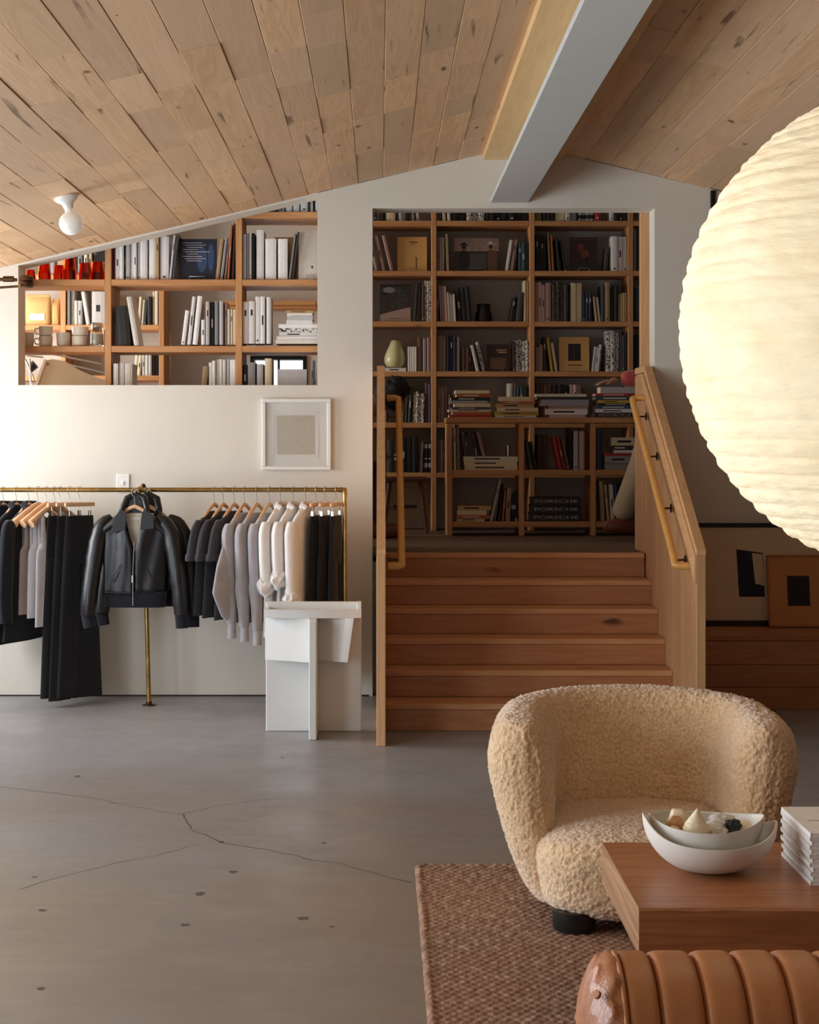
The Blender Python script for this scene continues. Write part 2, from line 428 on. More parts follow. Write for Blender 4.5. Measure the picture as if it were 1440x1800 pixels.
# -- white steel ridge beam
bx0, bx1, bz = .653, .877, 2.918
bm = thing('ridge_beam', 'white painted steel I-beam running under the ridge of the plank ceiling', 'beam', (.765, DW, bz)); bm['kind'] = 'structure'
del bm['category']; bm.name = 'trim_1'
def bpart(nm, *a): 
    o = MB().box(*a).build(nm, M['beam_white']); o.parent = bm; o.matrix_parent_inverse = bm.matrix_basis.inverted(); return o
bpart('bottom_flange', bx0, bx1, -2.6, DW - .001, bz, bz + .026, .003)
bpart('web', .812, .826, -2.6, DW - .001, bz + .026, 3.155)
bpart('top_flange', .785, .855, -2.6, DW - .001, 3.152, 3.172)
def keep(o, p): o.parent = p; o.matrix_parent_inverse = p.matrix_basis.inverted(); return o

# -- loft shell
structure(MB().box(XL, XRT, DW + .12, 13.0, LOFT - .06, LOFT - .022).build('loft_slab', M['loft_floor']))
lf = structure(MB().box(XL, XRT, DB, 13.0, LOFT - .0225, LOFT - .02).build('floor_loft', M['roof_deck']))
for i in range(24):
    y0 = DW + .07 + i * .118
    if y0 > 12.95: break
    xs = [-3.3] + sorted(random.uniform(-3, 3.4) for _ in range(3)) + [3.7]
    for a, b in zip(xs, xs[1:]):
        if y0 < DB + .05: a, b = max(a, DX0 + .001), min(b, DX1 - .001)
        if b - a > .02: MB().box(a + .001, b - .001, y0 + .001, min(y0 + .117, 12.99), LOFT - .02, LOFT, .002).build('floor_board', M['loft_floor'], lf)
DLB = 12.97
holed_wall('wall_loft_back', 'X', DLB, .15, XL - .2, XRT + .2, 4.0, [(-.955, -.585, 1.45, 2.13)], M['loft_wall'])
structure(MB().box(XL, XRT, DB, 13.1, 3.9, 4.0).build('ceiling_loft', M['white_paint']))
M['baseboard'] = plain('white_baseboard', (186, 184, 180), .5)
structure(MB().box(XL, XRT, DLB - .016, DLB, LOFT, LOFT + .055, .003).build('baseboard_loft', M['baseboard']))
# loft window with its dark frame and glazing
M['glass'] = NT('window_glass'); _g = M['glass']; _g.set('Transmission Weight', 1.0); _g.set('Roughness', 0.0); _g.set('IOR', 1.1); _g.set('Base Color', (1, 1, 1, 1)); M['glass'] = _g.mat
wf = MB(); a, b, z0, z1 = -.955, -.585, 1.45, 2.13; y = DLB - .02
for q in (a - .03, b - .0): wf.box(q, q + .03, y, y + .06, z0 - .03, z1 + .03, .003)
for q in (z0 - .03, z1): wf.box(a, b, y, y + .06, q, q + .03, .003)
wn = structure(wf.build('window_5', M['black_metal']))
MB().box((a + b) / 2 - .008, (a + b) / 2 + .008, y + .03, y + .05, z0, z1).build('muntin', M['black_metal'], wn)
MB().box(a, b, y + .03, y + .05, z0 + .33, z0 + .345).build('muntin', M['black_metal'], wn)
for q in ((a, (a + b) / 2 - .008), ((a + b) / 2 + .008, b)):
    MB().box(q[0], q[1], y + .038, y + .042, z0, z1).build('pane', M['glass'], wn)
# pine post lining the doorway on the loft side
structure(MB().box(1.572, DX1 + .02, DB + .003, DB + .045, LOFT, 3.0, .003).build('trim_2', M['stair_front']))
# dark gap strip where the wall meets the window wall
structure(MB().box(1.955, 1.985, DW - .02, DW - .001, 2.6, roof(1.985) - .006, .003).build('trim_3', M['black_metal']))
# -- thin dark strip along the foot of the wall
structure(MB().box(XL, DX0 - .02, DW - .004, DW - .0005, .0, .008).build('wall_foot_strip', M['black_metal']))
# ================================================================ STAIRCASE
RISE, RUN, D6 = LOFT / 6, .2415, 8.876
SX0, SX1 = .028, 1.565
stair = thing('staircase', 'six-step fir staircase with boarded side walls leading up to the loft', 'stairs', (.8, 9.4, 0))
def sp(o): return keep(o, stair)
for k in range(6):
    y = D6 + k * RUN; z0 = k * RISE; z1 = z0 + RISE
    sp(MB().box(SX0 + .001, SX1 - .001, y + .004, y + .026, z0 + .001, z1 - .031, .0015).build('riser', M['stair']))
    yb = y + RUN + .004 if k < 5 else y + RUN * .55
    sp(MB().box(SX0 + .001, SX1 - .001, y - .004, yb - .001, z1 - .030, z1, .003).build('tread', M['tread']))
# side walls: outline in (y, z)
YF = 8.43
prof = [(YF, 0), (YF, .945), (YF + .012, .968), (DW, 1.945), (DW + .02, 1.95), (10.47, 1.95), (10.47, LOFT + .001), (DB, LOFT + .001), (DW + .12, LOFT + .001), (DW + .12, .0)]
prof_in = [(YF, 0), (YF, .945), (YF + .012, .968), (DW - .001, 1.945), (DW - .001, 0)]
def side_wall(x0, x1, inner, full):
    pr = [(YF + .04, 0), (YF + .04, .925), (DW - .001, 1.905), (DW - .001, 0)]
    if full: pr = [(YF + .04, 0), (YF + .04, .925), (DW - .001, 1.905), (10.47, 1.915), (10.47, LOFT + .001), (DW - .001, LOFT + .001), (DW - .001, 0)]
    body = sp(MB().prism(pr, x0 + (.008 if inner < 0 else 0), x1 - (.008 if inner > 0 else 0), axis='X').build('side_panel', M['stair_front']))
    keep2 = lambda o: (setattr(o, 'parent', body), setattr(o, 'matrix_parent_inverse', (stair.matrix_basis).inverted()))[0] or o
    def sub(mb, nm, mat):
        o = mb.build(nm, mat); o.parent = body; o.matrix_parent_inverse = (stair.matrix_basis @ body.matrix_parent_inverse @ body.matrix_basis).inverted(); return o
    sub(MB().box(x0, x1, YF, YF + .04, 0, .945, .002), 'end_post', M['stair_front'])
    # sloping cap
    t = .04
    cap = [(YF, .945), (YF, .972), (DW - .001, 1.955), (DW - .001, 1.955 - t), (YF + .03, .945)]
    if full: cap = [(YF, .945), (YF, .972), (DW - .001, 1.952), (10.47, 1.955), (10.47, 1.918), (DW + .012, 1.916), (YF + .03, .945)]
    sub(MB().prism(cap, x0, x1, axis='X'), 'cap_board', M['stair_slope'])
    # vertical boards on the stair side
    xs = (x1 - .008, x1) if inner > 0 else (x0, x0 + .008)
    y = YF + .041
    lim = 10.47 if full else DW - .001
    while y < lim - .005:
        y2 = min(y + .138, lim)
        zt = lambda q: min(.925 + (q - YF - .04) * (.98 / (DW - YF - .04)), 1.905)
        zb = 0 if y2 <= DW else LOFT + .001
        if y < DW < y2: y2 = DW - .001
        g = .0015
        sub(MB().prism([(y + g, zb), (y2 - g, zb), (y2 - g, zt(y2) - .002), (y + g, zt(y) - .002)], xs[0], xs[1], axis='X'), 'wall_board', M['stair_front'])
        y = y2 if y2 != DW - .001 else DW
    # trim strip below the cap on the stair side
    ts = (x1, x1 + .010) if inner > 0 else (x0 - .010, x0)
    if inner < 0: sub(MB().prism([(YF + .0, .80), (YF + .0, .94), (DW - .001, 1.90), (DW - .001, 1.80), (YF + .05, .83)], ts[0], ts[1], axis='X'), 'trim_strip', M['stair_slope'])
side_wall(-.017, SX0, 1, False)
side_wall(SX1, SX1 + .045, -1, True)
def handrail(xw, s):
    """s=+1: rail stands off towards +x from a wall face at xw"""
    xr = xw + s * .072
    p0 = Vector((xr, 8.57, .895)); p1 = Vector((xr, 10.02, 1.745))
    r = MB(); r.tube([(xw + s * .002, 8.57, .880), (xr - s * .018, 8.57, .880), (xr, 8.575, .884), tuple(p0.lerp(p1, .03)), tuple(p0.lerp(p1, .97)), (xr, 10.015, 1.757), (xr - s * .018, 10.02, 1.762), (xw + s * .002, 10.02, 1.762)], .019, 12)
    h = sp(r.build('handrail', M['rail_pine'], smooth=50))
    for t in (.07, .36, .68, .95):
        q = p0.lerp(p1, t); b = MB()
        b.tube([(xw + s * .001, q.y, q.z - .05), (xw + s * .006, q.y, q.z - .05)], .024, 14)
        b.tube([(xw + s * .004, q.y, q.z - .05), (xw + s * .05, q.y, q.z - .052), (xr, q.y, q.z - .035), (xr, q.y, q.z - .017)], .0055, 8)
        o = b.build('rail_bracket', M['bronze'], smooth=50); o.parent = h; o.matrix_parent_inverse = (stair.matrix_basis @ h.matrix_parent_inverse @ h.matrix_basis).inverted()
handrail(SX0 + .010, 1); handrail(SX1 - .010, -1)

# ================================================================ PLATFORM with pictures (right of the stairs)
PZ, PF = .42, 9.58
bench = thing('display_platform', 'long low fir-boarded platform against the wall beside the stair side wall', 'platform', (2.6, 9.8, 0))
def bp(o): return keep(o, bench)
zz = [0.0, .125, .252, .385]
for a, b in zip(zz, zz[1:]):
    bp(MB().box(SX1 + .047, XRT - .001, PF + .004, PF + .026, a + .0015, b - .0015, .002).build('front_board', M['stair']))
for a, b in ((PF, PF + .18), (PF + .18, PF + .36), (PF + .36, DW - .001)):
    bp(MB().box(SX1 + .047, XRT - .001, a + .001, b - .001, PZ - .034, PZ, .003).build('top_board', M['stair']))
bp(MB().box(SX1 + .05, XRT - .001, PF + .05, DW - .01, 0.0, PZ - .035).build('carcass', M['stair']))
# large canvas, black frame
M['canvas'] = plain('raw_canvas', (214, 190, 160), .9, var=.05, bump=(400, .2, .001))
M['navy'] = plain('navy_pigment', (34, 32, 52), .8, var=.15)
M['charcoal'] = plain('charcoal_pigment', (36, 32, 34), .85, var=.15)
M['tan_mount'] = plain('tan_mount_board', (190, 132, 84), .85, var=.06)
M['frame_wood'] = wood('thin_oak_frame', (176, 112, 66), (140, 82, 44), 'Z', .45, .6, 0)
cz0, cz1 = PZ, PZ + (1098 - 918) / 297.
cv = thing('framed_canvas', 'large canvas with navy angular shape and black frame standing on the platform', 'picture', (2.35, 10.06, PZ))
y0, y1 = 10.045, 10.085
cx0, cx1 = 1.73, 3.1
for q in ((cx0, cx1, cz0 + .001, cz0 + .033), (cx0, cx1, cz1 - .025, cz1), (cx0, cx0 + .02, cz0 + .034, cz1 - .026), (cx1 - .02, cx1, cz0 + .034, cz1 - .026)):
    keep(MB().box(q[0], q[1], y0 - .006, y1, q[2], q[3], .002).build('frame_bar', M['black_wood']), cv)
keep(MB().box(cx0 + .02, cx1 - .02, y0, y1 - .005, cz0 + .034, cz1 - .026).build('canvas', M['canvas']), cv)
def flat(pts, D, th, name, mat, par):
    poly = [XZ(px, py, D) for px, py in pts]
    return keep(MB().prism(poly, D - th, D).build(name, mat), par)
flat([(1294.5, 965.5), (1341, 972), (1345, 1049), (1299.5, 1049)], y0, .0012, 'painted_shape', M['navy'], cv)
flat([(1322, 972), (1340, 974), (1345, 1030), (1328, 1026)], y0 - .0012, .001, 'painted_shape', M['canvas'], cv)
sm = thing('framed_print', 'tan mounted print with a dark square in thin oak frame leaning on the canvas', 'picture', (2.45, 9.95, PZ))
# leaning picture: bottom stands forward, top rests on the canvas
hb = (1098 - 971) / 300.; lean = math.atan2(.075, hb)
xa = (1352 - XC) * 9.95 / F; wd = .48
LM = Matrix.Translation((xa, 9.955, PZ + .002)) @ Matrix.Rotation(-lean, 4, 'X') 
sk = Matrix.Shear('XY', 4, (0, 0))
for nm, a, mt in (('frame_bar', (0, wd, -.018, 0, 0, .012), 'frame_wood'), ('frame_bar', (0, wd, -.018, 0, hb - .012, hb), 'frame_wood'), ('frame_bar', (0, .012, -.018, 0, .0125, hb - .0125), 'frame_wood'), ('frame_bar', (wd - .012, wd, -.018, 0, .0125, hb - .0125), 'frame_wood'), ('mount', (.012, wd - .012, -.012, -.003, .012, hb - .012), 'tan_mount'), ('dark_square', (.115, .245, -.0135, -.0122, .125, .300), 'charcoal')):
    keep(MB().box(*a, .0015 if nm == 'frame_bar' else 0, 0, LM).build(nm, M[mt]), sm)

# ================================================================ BOOKCASES
BK = []
def bookcase(name, label, D, depth, xs_px, ys_px, z_bottom, z_top, th=.038, x_ends=None, legs=None, skip=()):
    """xs_px: upright centres, ys_px: board tops (pixels at depth D)"""
    s = F / D
    X = [(x - XC) / s for x in xs_px]; Z = [EYE - (y - YC) / s for y in ys_px]
    root = thing(name, label, 'bookcase', ((X[0] + X[-1]) / 2, D + depth / 2, z_bottom))
    for x in X:
        keep(MB().box(x - th / 2, x + th / 2, D, D + depth, z_bottom, z_top, .0025).build('upright', M['shelf_z']), root)
    for i, z in enumerate(Z):
        for j, (a, b) in enumerate(zip(X, X[1:])):
            if (i, j) in skip: continue
            keep(MB().box(a + th / 2 + .0005, b - th / 2 - .0005, D + .001, D + depth, z - th, z, .0025).build('shelf_board', M['shelf_x']), root)
    return root, X, Z
DO, DT, DL = 10.33, 12.62, 11.94          # opening shelf, tall loft bookcase, low bookcase
os_, OXs, OZs = bookcase('opening_bookcase', 'open-backed fir bookcase standing behind the long opening in the plaster wall', DO, .36, [-40, 190, 420, 650], [372, 491, 608, 725, 842], LOFT + .001, 3.35, skip=((0, 0), (0, 1)))
ts_, TXs, TZs = bookcase('tall_bookcase', 'tall fir bookcase on the loft back wall seen through the doorway', DT, .33, [589, 763, 935.5, 1109, 1282], [388, 476, 565, 653, 743, 831], LOFT + .001, 3.45)
rs_, RXs, RZs = bookcase('rear_bookcase', 'rear fir bookcase on the loft wall behind the cups and coffee bags', DT, .33, [-60, 111, 284], [394, 482, 571, 660, 749], LOFT + .001, 3.45)
ls_, LXs, LZs = bookcase('low_bookcase', 'low free-standing fir bookcase stacked with books at the top of the stairs', DL, .34, [790.5, 917, 1043, 1169], [734, 826, 917], LOFT + .001, EYE - (744 - YC) * DL / F - .0005)
# continuous top of the low bookcase replaces its upper boards
for c in list(ls_.children):
    if c.name.startswith('shelf_board') and abs(max(v.co.z for v in c.data.vertices) - LZs[0]) < .003: bpy.data.objects.remove(c)
keep(MB().box(LXs[0] - .025, LXs[-1] + .025, DL - .012, DL + .35, LZs[0] - .038, LZs[0], .003).build('top_board', M['shelf_x']), ls_)
# ledge fixed to the loft wall, seen through the right bay of the opening
ld = thing('wall_ledge', 'pale fir ledge on the grey loft wall above the small window', 'shelf', P(470, 540, 12.8))
a, b = P(392, 530, 12.75), P(556, 530, 12.75)
keep(MB().box(a.x, b.x, 12.72, DLB - .001, a.z - .055, a.z - .035, .003).build('support_board', M['shelf_x']), ld)
keep(MB().box(a.x, b.x, 12.66, DLB - .001, a.z - .034, a.z, .003).build('ledge_board', M['shelf_x']), ld)

# ---------------------------------------------------------------- books
M['pages'] = plain('page_paper', (226, 218, 200), .9, var=.05, vscale=300)
PAL = dict(white=(232, 228, 224), offwhite=(218, 210, 198), cream=(222, 204, 166), grey=(150, 146, 144), lightgrey=(192, 188, 186), darkgrey=(74, 70, 68), black=(24, 22, 23), navy=(30, 36, 58), blue=(58, 84, 126), teal=(48, 74, 82), green=(48, 70, 56), pink=(206, 168, 160), magenta=(150, 50, 86), tan=(190, 156, 112), brown=(106, 72, 52), darkbrown=(60, 40, 32), orange=(196, 106, 48), red=(168, 48, 42), yellow=(212, 178, 62), olive=(146, 130, 66), taupe=(160, 132, 120), kraft=(202, 158, 94), purple=(84, 66, 84), lilac=(168, 164, 178))
for k_, c_ in PAL.items(): M['bk_' + k_] = plain('book_' + k_, c_, .55, var=.05, vscale=40, objvar=(.12 if sum(c_) > 540 else .35))
def pattern_mat(name, c1, c2, sc, thr):
    m = NT(name); m.set('Roughness', .6); v = m.coords(sc, rand=True)
    f = m.noise(v, 1.0, 1, .5); m.color(m.mix(m.math('GREATER_THAN', f, thr), srgb(*c1), srgb(*c2))); return m.mat
M['bk_patterned'] = pattern_mat('book_black_white_lettering', (228, 222, 214), (34, 32, 32), (150, 150, 75), .54)
M['bk_gridded'] = pattern_mat('book_dark_gridded', (40, 36, 34), (120, 106, 88), (160, 160, 160), .58)
M['bk_striped'] = pattern_mat('book_dark_striped', (26, 25, 27), (170, 168, 166), (.1, .1, 26), .64)
CN = dict(lightgrey='pale grey', darkgrey='dark grey', darkbrown='dark brown', offwhite='off-white', patterned='black-and-white lettered', gridded='dark gridded', striped='black white-banded', lilac='lilac grey')
def cname(c): return CN.get(c, c)
def book_mesh(t, h, d, mats, mark=None, name='book'):
    b = MB(); c = min(.003, t * .18)
    b.box(-t / 2, -t / 2 + c, 0, d, 0, h); b.box(t / 2 - c, t / 2, 0, d, 0, h)
    b.prism([(-t / 2 + c, c), (-t / 2 + c, 0), (-t * .22, -min(.003, t * .12)), (t * .22, -min(.003, t * .12)), (t / 2 - c, 0), (t / 2 - c, c)], 0, h, axis='Z')
    b.box(-t / 2 + c, t / 2 - c, c, d - .004, .003, h - .004, 0, 1)
    if mark: b.box(-t * .16, t * .16, -min(.003, t * .12) - .0005, 0, h * mark[0], h * mark[1], 0, 2)
    return b
def adj(t, h):
    return (('tall ' if h > .285 else 'short ' if h < .19 else '') + ('thin ' if t < .018 else 'thick ' if t > .048 else ''))
def stand(x0, x1, yt, col, yb, D, place, lean=0, gap=.025, depth=None, mark=None, s_=None):
    """a book standing on a shelf: pixel edges x0..x1, top yt, shelf yb (pixels at depth D)"""
    s = F / D; t = max(.006, (x1 - x0) / s - .0014); h = (yb - yt) / s
    zb = EYE - (yb - YC) / s; xm = ((x0 + x1) / 2 - XC) / s
    d = depth or min(.24, max(.12, h * .74))
    if mark is None and random.random() < .35 and col not in ('patterned', 'gridded', 'striped'): mark = random.choice([(.05, .09), (.66, .80), (.40, .60)])
    mk = M['bk_black'] if col in ('white', 'offwhite', 'cream', 'tan', 'lightgrey', 'pink', 'kraft', 'taupe', 'yellow', 'grey', 'lilac') else M['bk_offwhite']
    mats = [M['bk_' + col], M['pages'], mk]
    o = book_mesh(t, h, d, mats, mark).build('book', mats)
    lb = adj(t, h) + cname(col) + ' book ' + ('leaning ' if abs(lean) > 3 else 'standing ') + place
    tag(o, lb, 'book', 'books ' + place)
    a = R(lean)
    # pivot on the lower corner so that a leaning book still stands on the board
    lift = abs(math.sin(a)) * t / 2
    off = 0.0
    o.rotation_euler = (0, a, 0)
    cx = xm - math.sin(a) * h / 2 if lean else xm
    o.location = (cx, D + gap + random.uniform(-.010, .022), zb + .0006 + lift)
    BK.append(o); return o
def run(yb, D, place, items, gap=.025):
    for it in items:
        x0, x1, yt, col = it[:4]; lean = it[4] if len(it) > 4 else 0; n = it[5] if len(it) > 5 else 1
        w = (x1 - x0) / n
        for i in range(n):
            stand(x0 + i * w, x0 + (i + 1) * w, yt + (random.choice([-1.5, 0, 0, 1.5, 3]) if n > 1 else 0), col, yb, D, place, lean, gap, depth=None)
def pile(x0, x1, items, yb, D, place, gap=.03, depth=.20):
    """books lying flat, bottom first: (x0,x1,thickness_px,colour)"""
    s = F / D; z = EYE - (yb - YC) / s + .0006
    for x0, x1, tp, col in items:
        L = (x1 - x0) / s; t = tp / s
        b = MB(); c = min(.003, t * .2); d = min(depth, L * .95)
        b.box(0, L, 0, d, 0, c); b.box(0, L, 0, d, t - c, t); b.box(0, L, 0, c, c, t - c)
        b.box(.003, L - .003, c, d - .004, c, t - c, 0, 1)
        if random.random() < .6 and col not in ('patterned',): b.box(L * .2, L * random.uniform(.5, .8), -.0005, 0, t * .35, t * .65, 0, 2)
        mk = M['bk_black'] if col in ('white', 'offwhite', 'cream', 'tan', 'lightgrey', 'pink', 'kraft', 'yellow', 'lilac', 'grey') else M['bk_offwhite']
        o = b.build('book', [M['bk_' + col], M['pages'], mk])
        o.location = ((x0 - XC) / s, D + gap + random.uniform(-.008, .012), z); o.rotation_euler = (0, 0, random.uniform(-.02, .02))
        tag(o, ('thick ' if t > .045 else 'thin ' if t < .022 else '') + cname(col) + ' book lying flat ' + place, 'book', 'flat books ' + place)
        z += t + .0006; last = o
    return z
def faceout(x0, x1, yt, yb, D, col, label, prints=(), gap=.03, wire=True, t=.014, tilt=6):
    s = F / D; w_ = (x1 - x0) / s; h = (yb - yt) / s
    root = thing('display_book', label, 'book', ((x0 + x1) / 2 / s - XC / s, D + gap, EYE - (yb - YC) / s + .001)); root.rotation_euler = (R(-tilt), 0, 0)
    b = MB(); b.box(-w_ / 2, w_ / 2, 0, .002, 0, h); b.box(-w_ / 2, w_ / 2, t - .002, t, 0, h); b.box(-w_ / 2, -w_ / 2 + .002, .002, t - .002, 0, h)
    b.build('cover', M['bk_' + col], root)
    MB().box(-w_ / 2 + .002, w_ / 2 - .003, .002, t - .002, .002, h - .003).build('page_block', M['pages'], root)
    for i, (poly, c) in enumerate(prints):
        MB().prism([((u - .5) * w_, v * h) for u, v in poly], -.0004 - i * .0003, 0).build('cover_print', c if not isinstance(c, str) else M['bk_' + c], root)
    if wire:
        wr = MB(); q = w_ * .2
        wr.tube([(-q, .05, .0), (-q, -.012, .0), (-q, -.014, .018), (q, -.014, .018), (q, -.012, .0), (q, .05, .0)], .0018, 6)
        o = wr.build('wire_book_stand', M['steel'], smooth=40)
        o.location = root.location + Vector((0, 0, .0025)); tag(o, 'small wire stand holding the ' + label.split(' face-out')[0], 'book stand')
    return root
rect = lambda a, b, c, d: [(a, c), (b, c), (b, d), (a, d)]
ell = lambda cx, cy, rx, ry, n=14: [(cx + rx * math.cos(2 * math.pi * i / n), cy + ry * math.sin(2 * math.pi * i / n)) for i in range(n)]
# --- opening bookcase
DOb = DO
p = 'on the topmost opening shelf under the soffit'
run(372, DO, p, [(452, 461, 300, 'lightgrey'), (462, 466, 298, 'black'), (467, 475, 300, 'darkgrey'), (476, 486, 296, 'grey'), (487, 489, 300, 'black'), (489, 500, 297, 'lightgrey'), (502, 513, 300, 'white'), (514.5, 526, 297, 'white'), (528, 541, 300, 'white'), (542, 544, 300, 'black'), (544.5, 550, 298, 'white'), (551, 553, 300, 'black'), (554, 561, 300, 'white')])
p = 'on the upper opening shelf beside the blue cover'
run(491, DO, p, [(197, 201, 432, 'magenta'), (201.5, 209, 431, 'white'), (209.5, 216.5, 429, 'white'), (217, 219, 428, 'black'), (219.5, 227, 428, 'lightgrey'), (227.5, 233, 426, 'white'), (233.5, 239, 425, 'white'), (239.5, 244.5, 424, 'lightgrey'), (245, 258, 416, 'white'), (260, 272, 413, 'white'), (273, 278.5, 414, 'tan'), (280, 295, 414, 'white'), (300, 304, 412, 'lightgrey', 6), (305.5, 309.5, 412, 'darkgrey', 6)])
faceout(311, 379, 417, 491, DO, 'navy', 'dark blue cover with pale figure and text lines face-out on the upper opening shelf', [(ell(.62, .5, .13, .32), 'blue'), (ell(.85, .55, .08, .34), 'blue')] + [(rect(.12 + .05 * (i % 3), .62 - .1 * (i % 2) + .2 * (i % 3 == 1), .9 - i * .055, .9 - i * .055 + .012), 'lightgrey') for i in range(9)], gap=.06)
run(491, DO, p, [(381.5, 388, 418, 'tan', 7), (390, 395, 416, 'grey', 7), (397, 400, 414, 'taupe', 6), (402, 405.5, 394, 'orange', 4), (408.5, 412, 392, 'darkbrown', 2)])
p = 'on the upper opening shelf next to the pier'
run(490, DO, p, [(426, 432.5, 411, 'lightgrey'), (433, 437.5, 409, 'grey'), (438, 442, 409, 'lightgrey'), (442.5, 447, 409, 'black'), (450, 463, 403, 'white', 0), (465.5, 485, 419, 'white'), (488, 505, 419, 'white'), (512, 515.5, 408, 'grey', 7), (517.5, 520.5, 406, 'darkgrey', 7)])
faceout(478, 524, 407, 489, DO, 'cream', 'tan cover face-out behind white spines on the upper opening shelf', gap=.25, wire=False)
faceout(524, 563, 402, 490, DO, 'offwhite', 'plain white cover face-out next to the plaster pier', [(ell(.62, .25, .05, .03), 'darkgrey')], gap=.05)
p = 'on the middle opening shelf between two posts'
run(608, DO, p, [(203, 226, 538, 'black', -4), (228, 237, 521, 'offwhite', -9)])
run(606, DO, p, [(321, 327.5, 545, 'white', 7), (333, 339.5, 521, 'white', 6), (342, 350.5, 520, 'white', 6), (353, 359.5, 562, 'white'), (361, 368, 530, 'lightgrey'), (368.5, 375.5, 530, 'black'), (377, 383.5, 529, 'grey'), (385, 392, 529, 'lightgrey'), (394, 398.5, 530, 'taupe'), (399, 403.5, 543, 'offwhite'), (404, 408.5, 543, 'cream'), (409, 413.5, 543, 'offwhite')])
p = 'on the middle opening shelf next to the pier'
run(604, DO, p, [(426, 436, 530, 'white'), (436.5, 447.5, 529, 'white'), (448, 456.5, 521, 'white'), (457, 465.5, 521, 'white'), (468, 476, 522, 'white')])
pile(0, 0, [(484, 561, 7, 'offwhite'), (486, 561, 6, 'white'), (490, 561, 7, 'white'), (491, 560, 7, 'patterned'), (489, 561, 7, 'white'), (503, 549, 7, 'white'), (505, 550, 6, 'lightgrey'), (504, 549, 6, 'white'), (502, 551, 4, 'kraft')], 604, DO, 'on the middle opening shelf next to the pier', depth=.22)
p = 'on the lowest opening shelf between two posts'
run(725, DO, p, [(198, 207, 639, 'white'), (207.5, 217, 638, 'white'), (217.5, 231, 639, 'offwhite'), (352, 362, 644, 'tan', 6), (366, 371.5, 637, 'white', 0), (372, 378, 634, 'white'), (378.5, 384, 632, 'offwhite'), (384.5, 390, 631, 'white'), (390.5, 396, 632, 'white'), (397, 402.5, 631, 'lightgrey'), (403, 408, 632, 'white'), (408.5, 414, 632, 'white')])
p = 'on the lowest opening shelf next to the pier'
run(725, DO, p, [(426, 434, 641, 'black'), (435, 448, 637, 'grey'), (451, 462, 640, 'lightgrey'), (465, 477, 630, 'cream'), (488, 539, 649, 'lightgrey'), (546, 551.5, 633, 'grey'), (552, 560, 634, 'lightgrey')])
# --- rear bookcase (behind the opening)
p = 'on the rear bookcase behind the coffee bags'
run(571, DT, p, [(117, 122, 511, 'grey'), (122.5, 129, 510, 'lightgrey'), (129.5, 135, 528, 'offwhite'), (135.5, 142, 528, 'lightgrey'), (146, 152, 512, 'white', -9), (160, 183, 512, 'lightgrey')])
run(571, DT, 'on the rear bookcase behind the black leaning book', [(242, 247, 521, 'cream', 4), (248, 252, 526, 'offwhite', 4), (253, 257, 526, 'darkgrey', 4), (258.5, 266, 521, 'black'), (267, 271, 512, 'cream'), (272, 277, 511, 'offwhite')])
run(660, DT, 'on the lower rear bookcase shelf', [(235, 240, 622, 'offwhite', 5), (241, 247, 624, 'cream', 5), (249, 254, 620, 'lightgrey'), (254.5, 260, 618, 'offwhite'), (260.5, 266, 620, 'lightgrey'), (266.5, 281, 616, 'striped', 0, 3)])
run(482, DT, 'on the top rear bookcase shelf behind the amber glasses', [(88, 96, 440, 'grey'), (97, 105, 438, 'lightgrey'), (136, 144, 436, 'grey'), (147, 153, 434, 'offwhite'), (154, 160, 436, 'cream'), (163, 183, 432, 'striped', 0, 4)])
# --- tall bookcase seen through the doorway
rows = ['top row', 'second row', 'third row', 'fourth row', 'fifth row', 'sixth row']
bays = {'L': 'pier bay', 'M': 'middle bay', 'R': 'jamb bay', 'X': 'end bay'}
def tb(r, bay, items): run([388, 476, 565, 653, 743, 831][r], DT, 'on %s, %s of tall bookcase' % (rows[r], bays[bay]), items)
tb(0, 'L', [(650, 657, 322, 'black'), (657.5, 663, 320, 'black'), (664, 671, 322, 'darkbrown'), (672, 678, 320, 'black'), (679, 695, 325, 'cream'), (696, 699, 320, 'black'), (700, 711, 318, 'lightgrey', -3, 2), (712, 720.5, 322, 'black'), (722, 726, 322, 'white', -4), (730, 735, 324, 'offwhite', -5)])
tb(0, 'M', [(776, 782, 322, 'cream', -4), (785, 791, 322, 'offwhite', -3), (795, 806, 318, 'black'), (806.5, 818, 318, 'black'), (820, 852, 316, 'patterned', 0, 3), (854, 870, 318, 'black', 0, 2), (871, 930, 320, 'black', 0, 5)])
tb(0, 'R', [(941, 953, 322, 'olive', 0, 3), (955, 976, 318, 'black', 0, 3), (977, 993, 320, 'cream'), (994, 1003, 322, 'offwhite'), (1004, 1015, 324, 'grey'), (1019, 1046, 320, 'striped', 3, 4), (1048, 1058, 318, 'red', 4), (1072, 1080, 322, 'white'), (1081, 1104, 320, 'black', 0, 3)])
tb(0, 'X', [(1114.5, 1124, 322, 'brown', 0, 2)])
tb(1, 'L', [(653, 659, 414, 'taupe', -12), (665, 671, 413, 'pink', -13), (678, 685, 412, 'taupe', -13)])
faceout(699, 751, 414, 475.5, DT, 'kraft', 'kraft brown cover with small title face-out in the pier bay', [(rect(.40, .68, .83, .86), 'darkbrown'), (rect(.42, .6, .77, .785), 'brown'), (rect(.62, .66, .05, .4), 'brown')], gap=.06)
tb(1, 'M', [(768.5, 772.5, 417, 'taupe'), (773, 777, 416, 'pink'), (777.5, 781.5, 416, 'lightgrey'), (784, 789, 410, 'cream', -2)])
M['bk_sky'] = plain('cover_dusky_sky', (150, 124, 112), .6, var=.2, vscale=30)
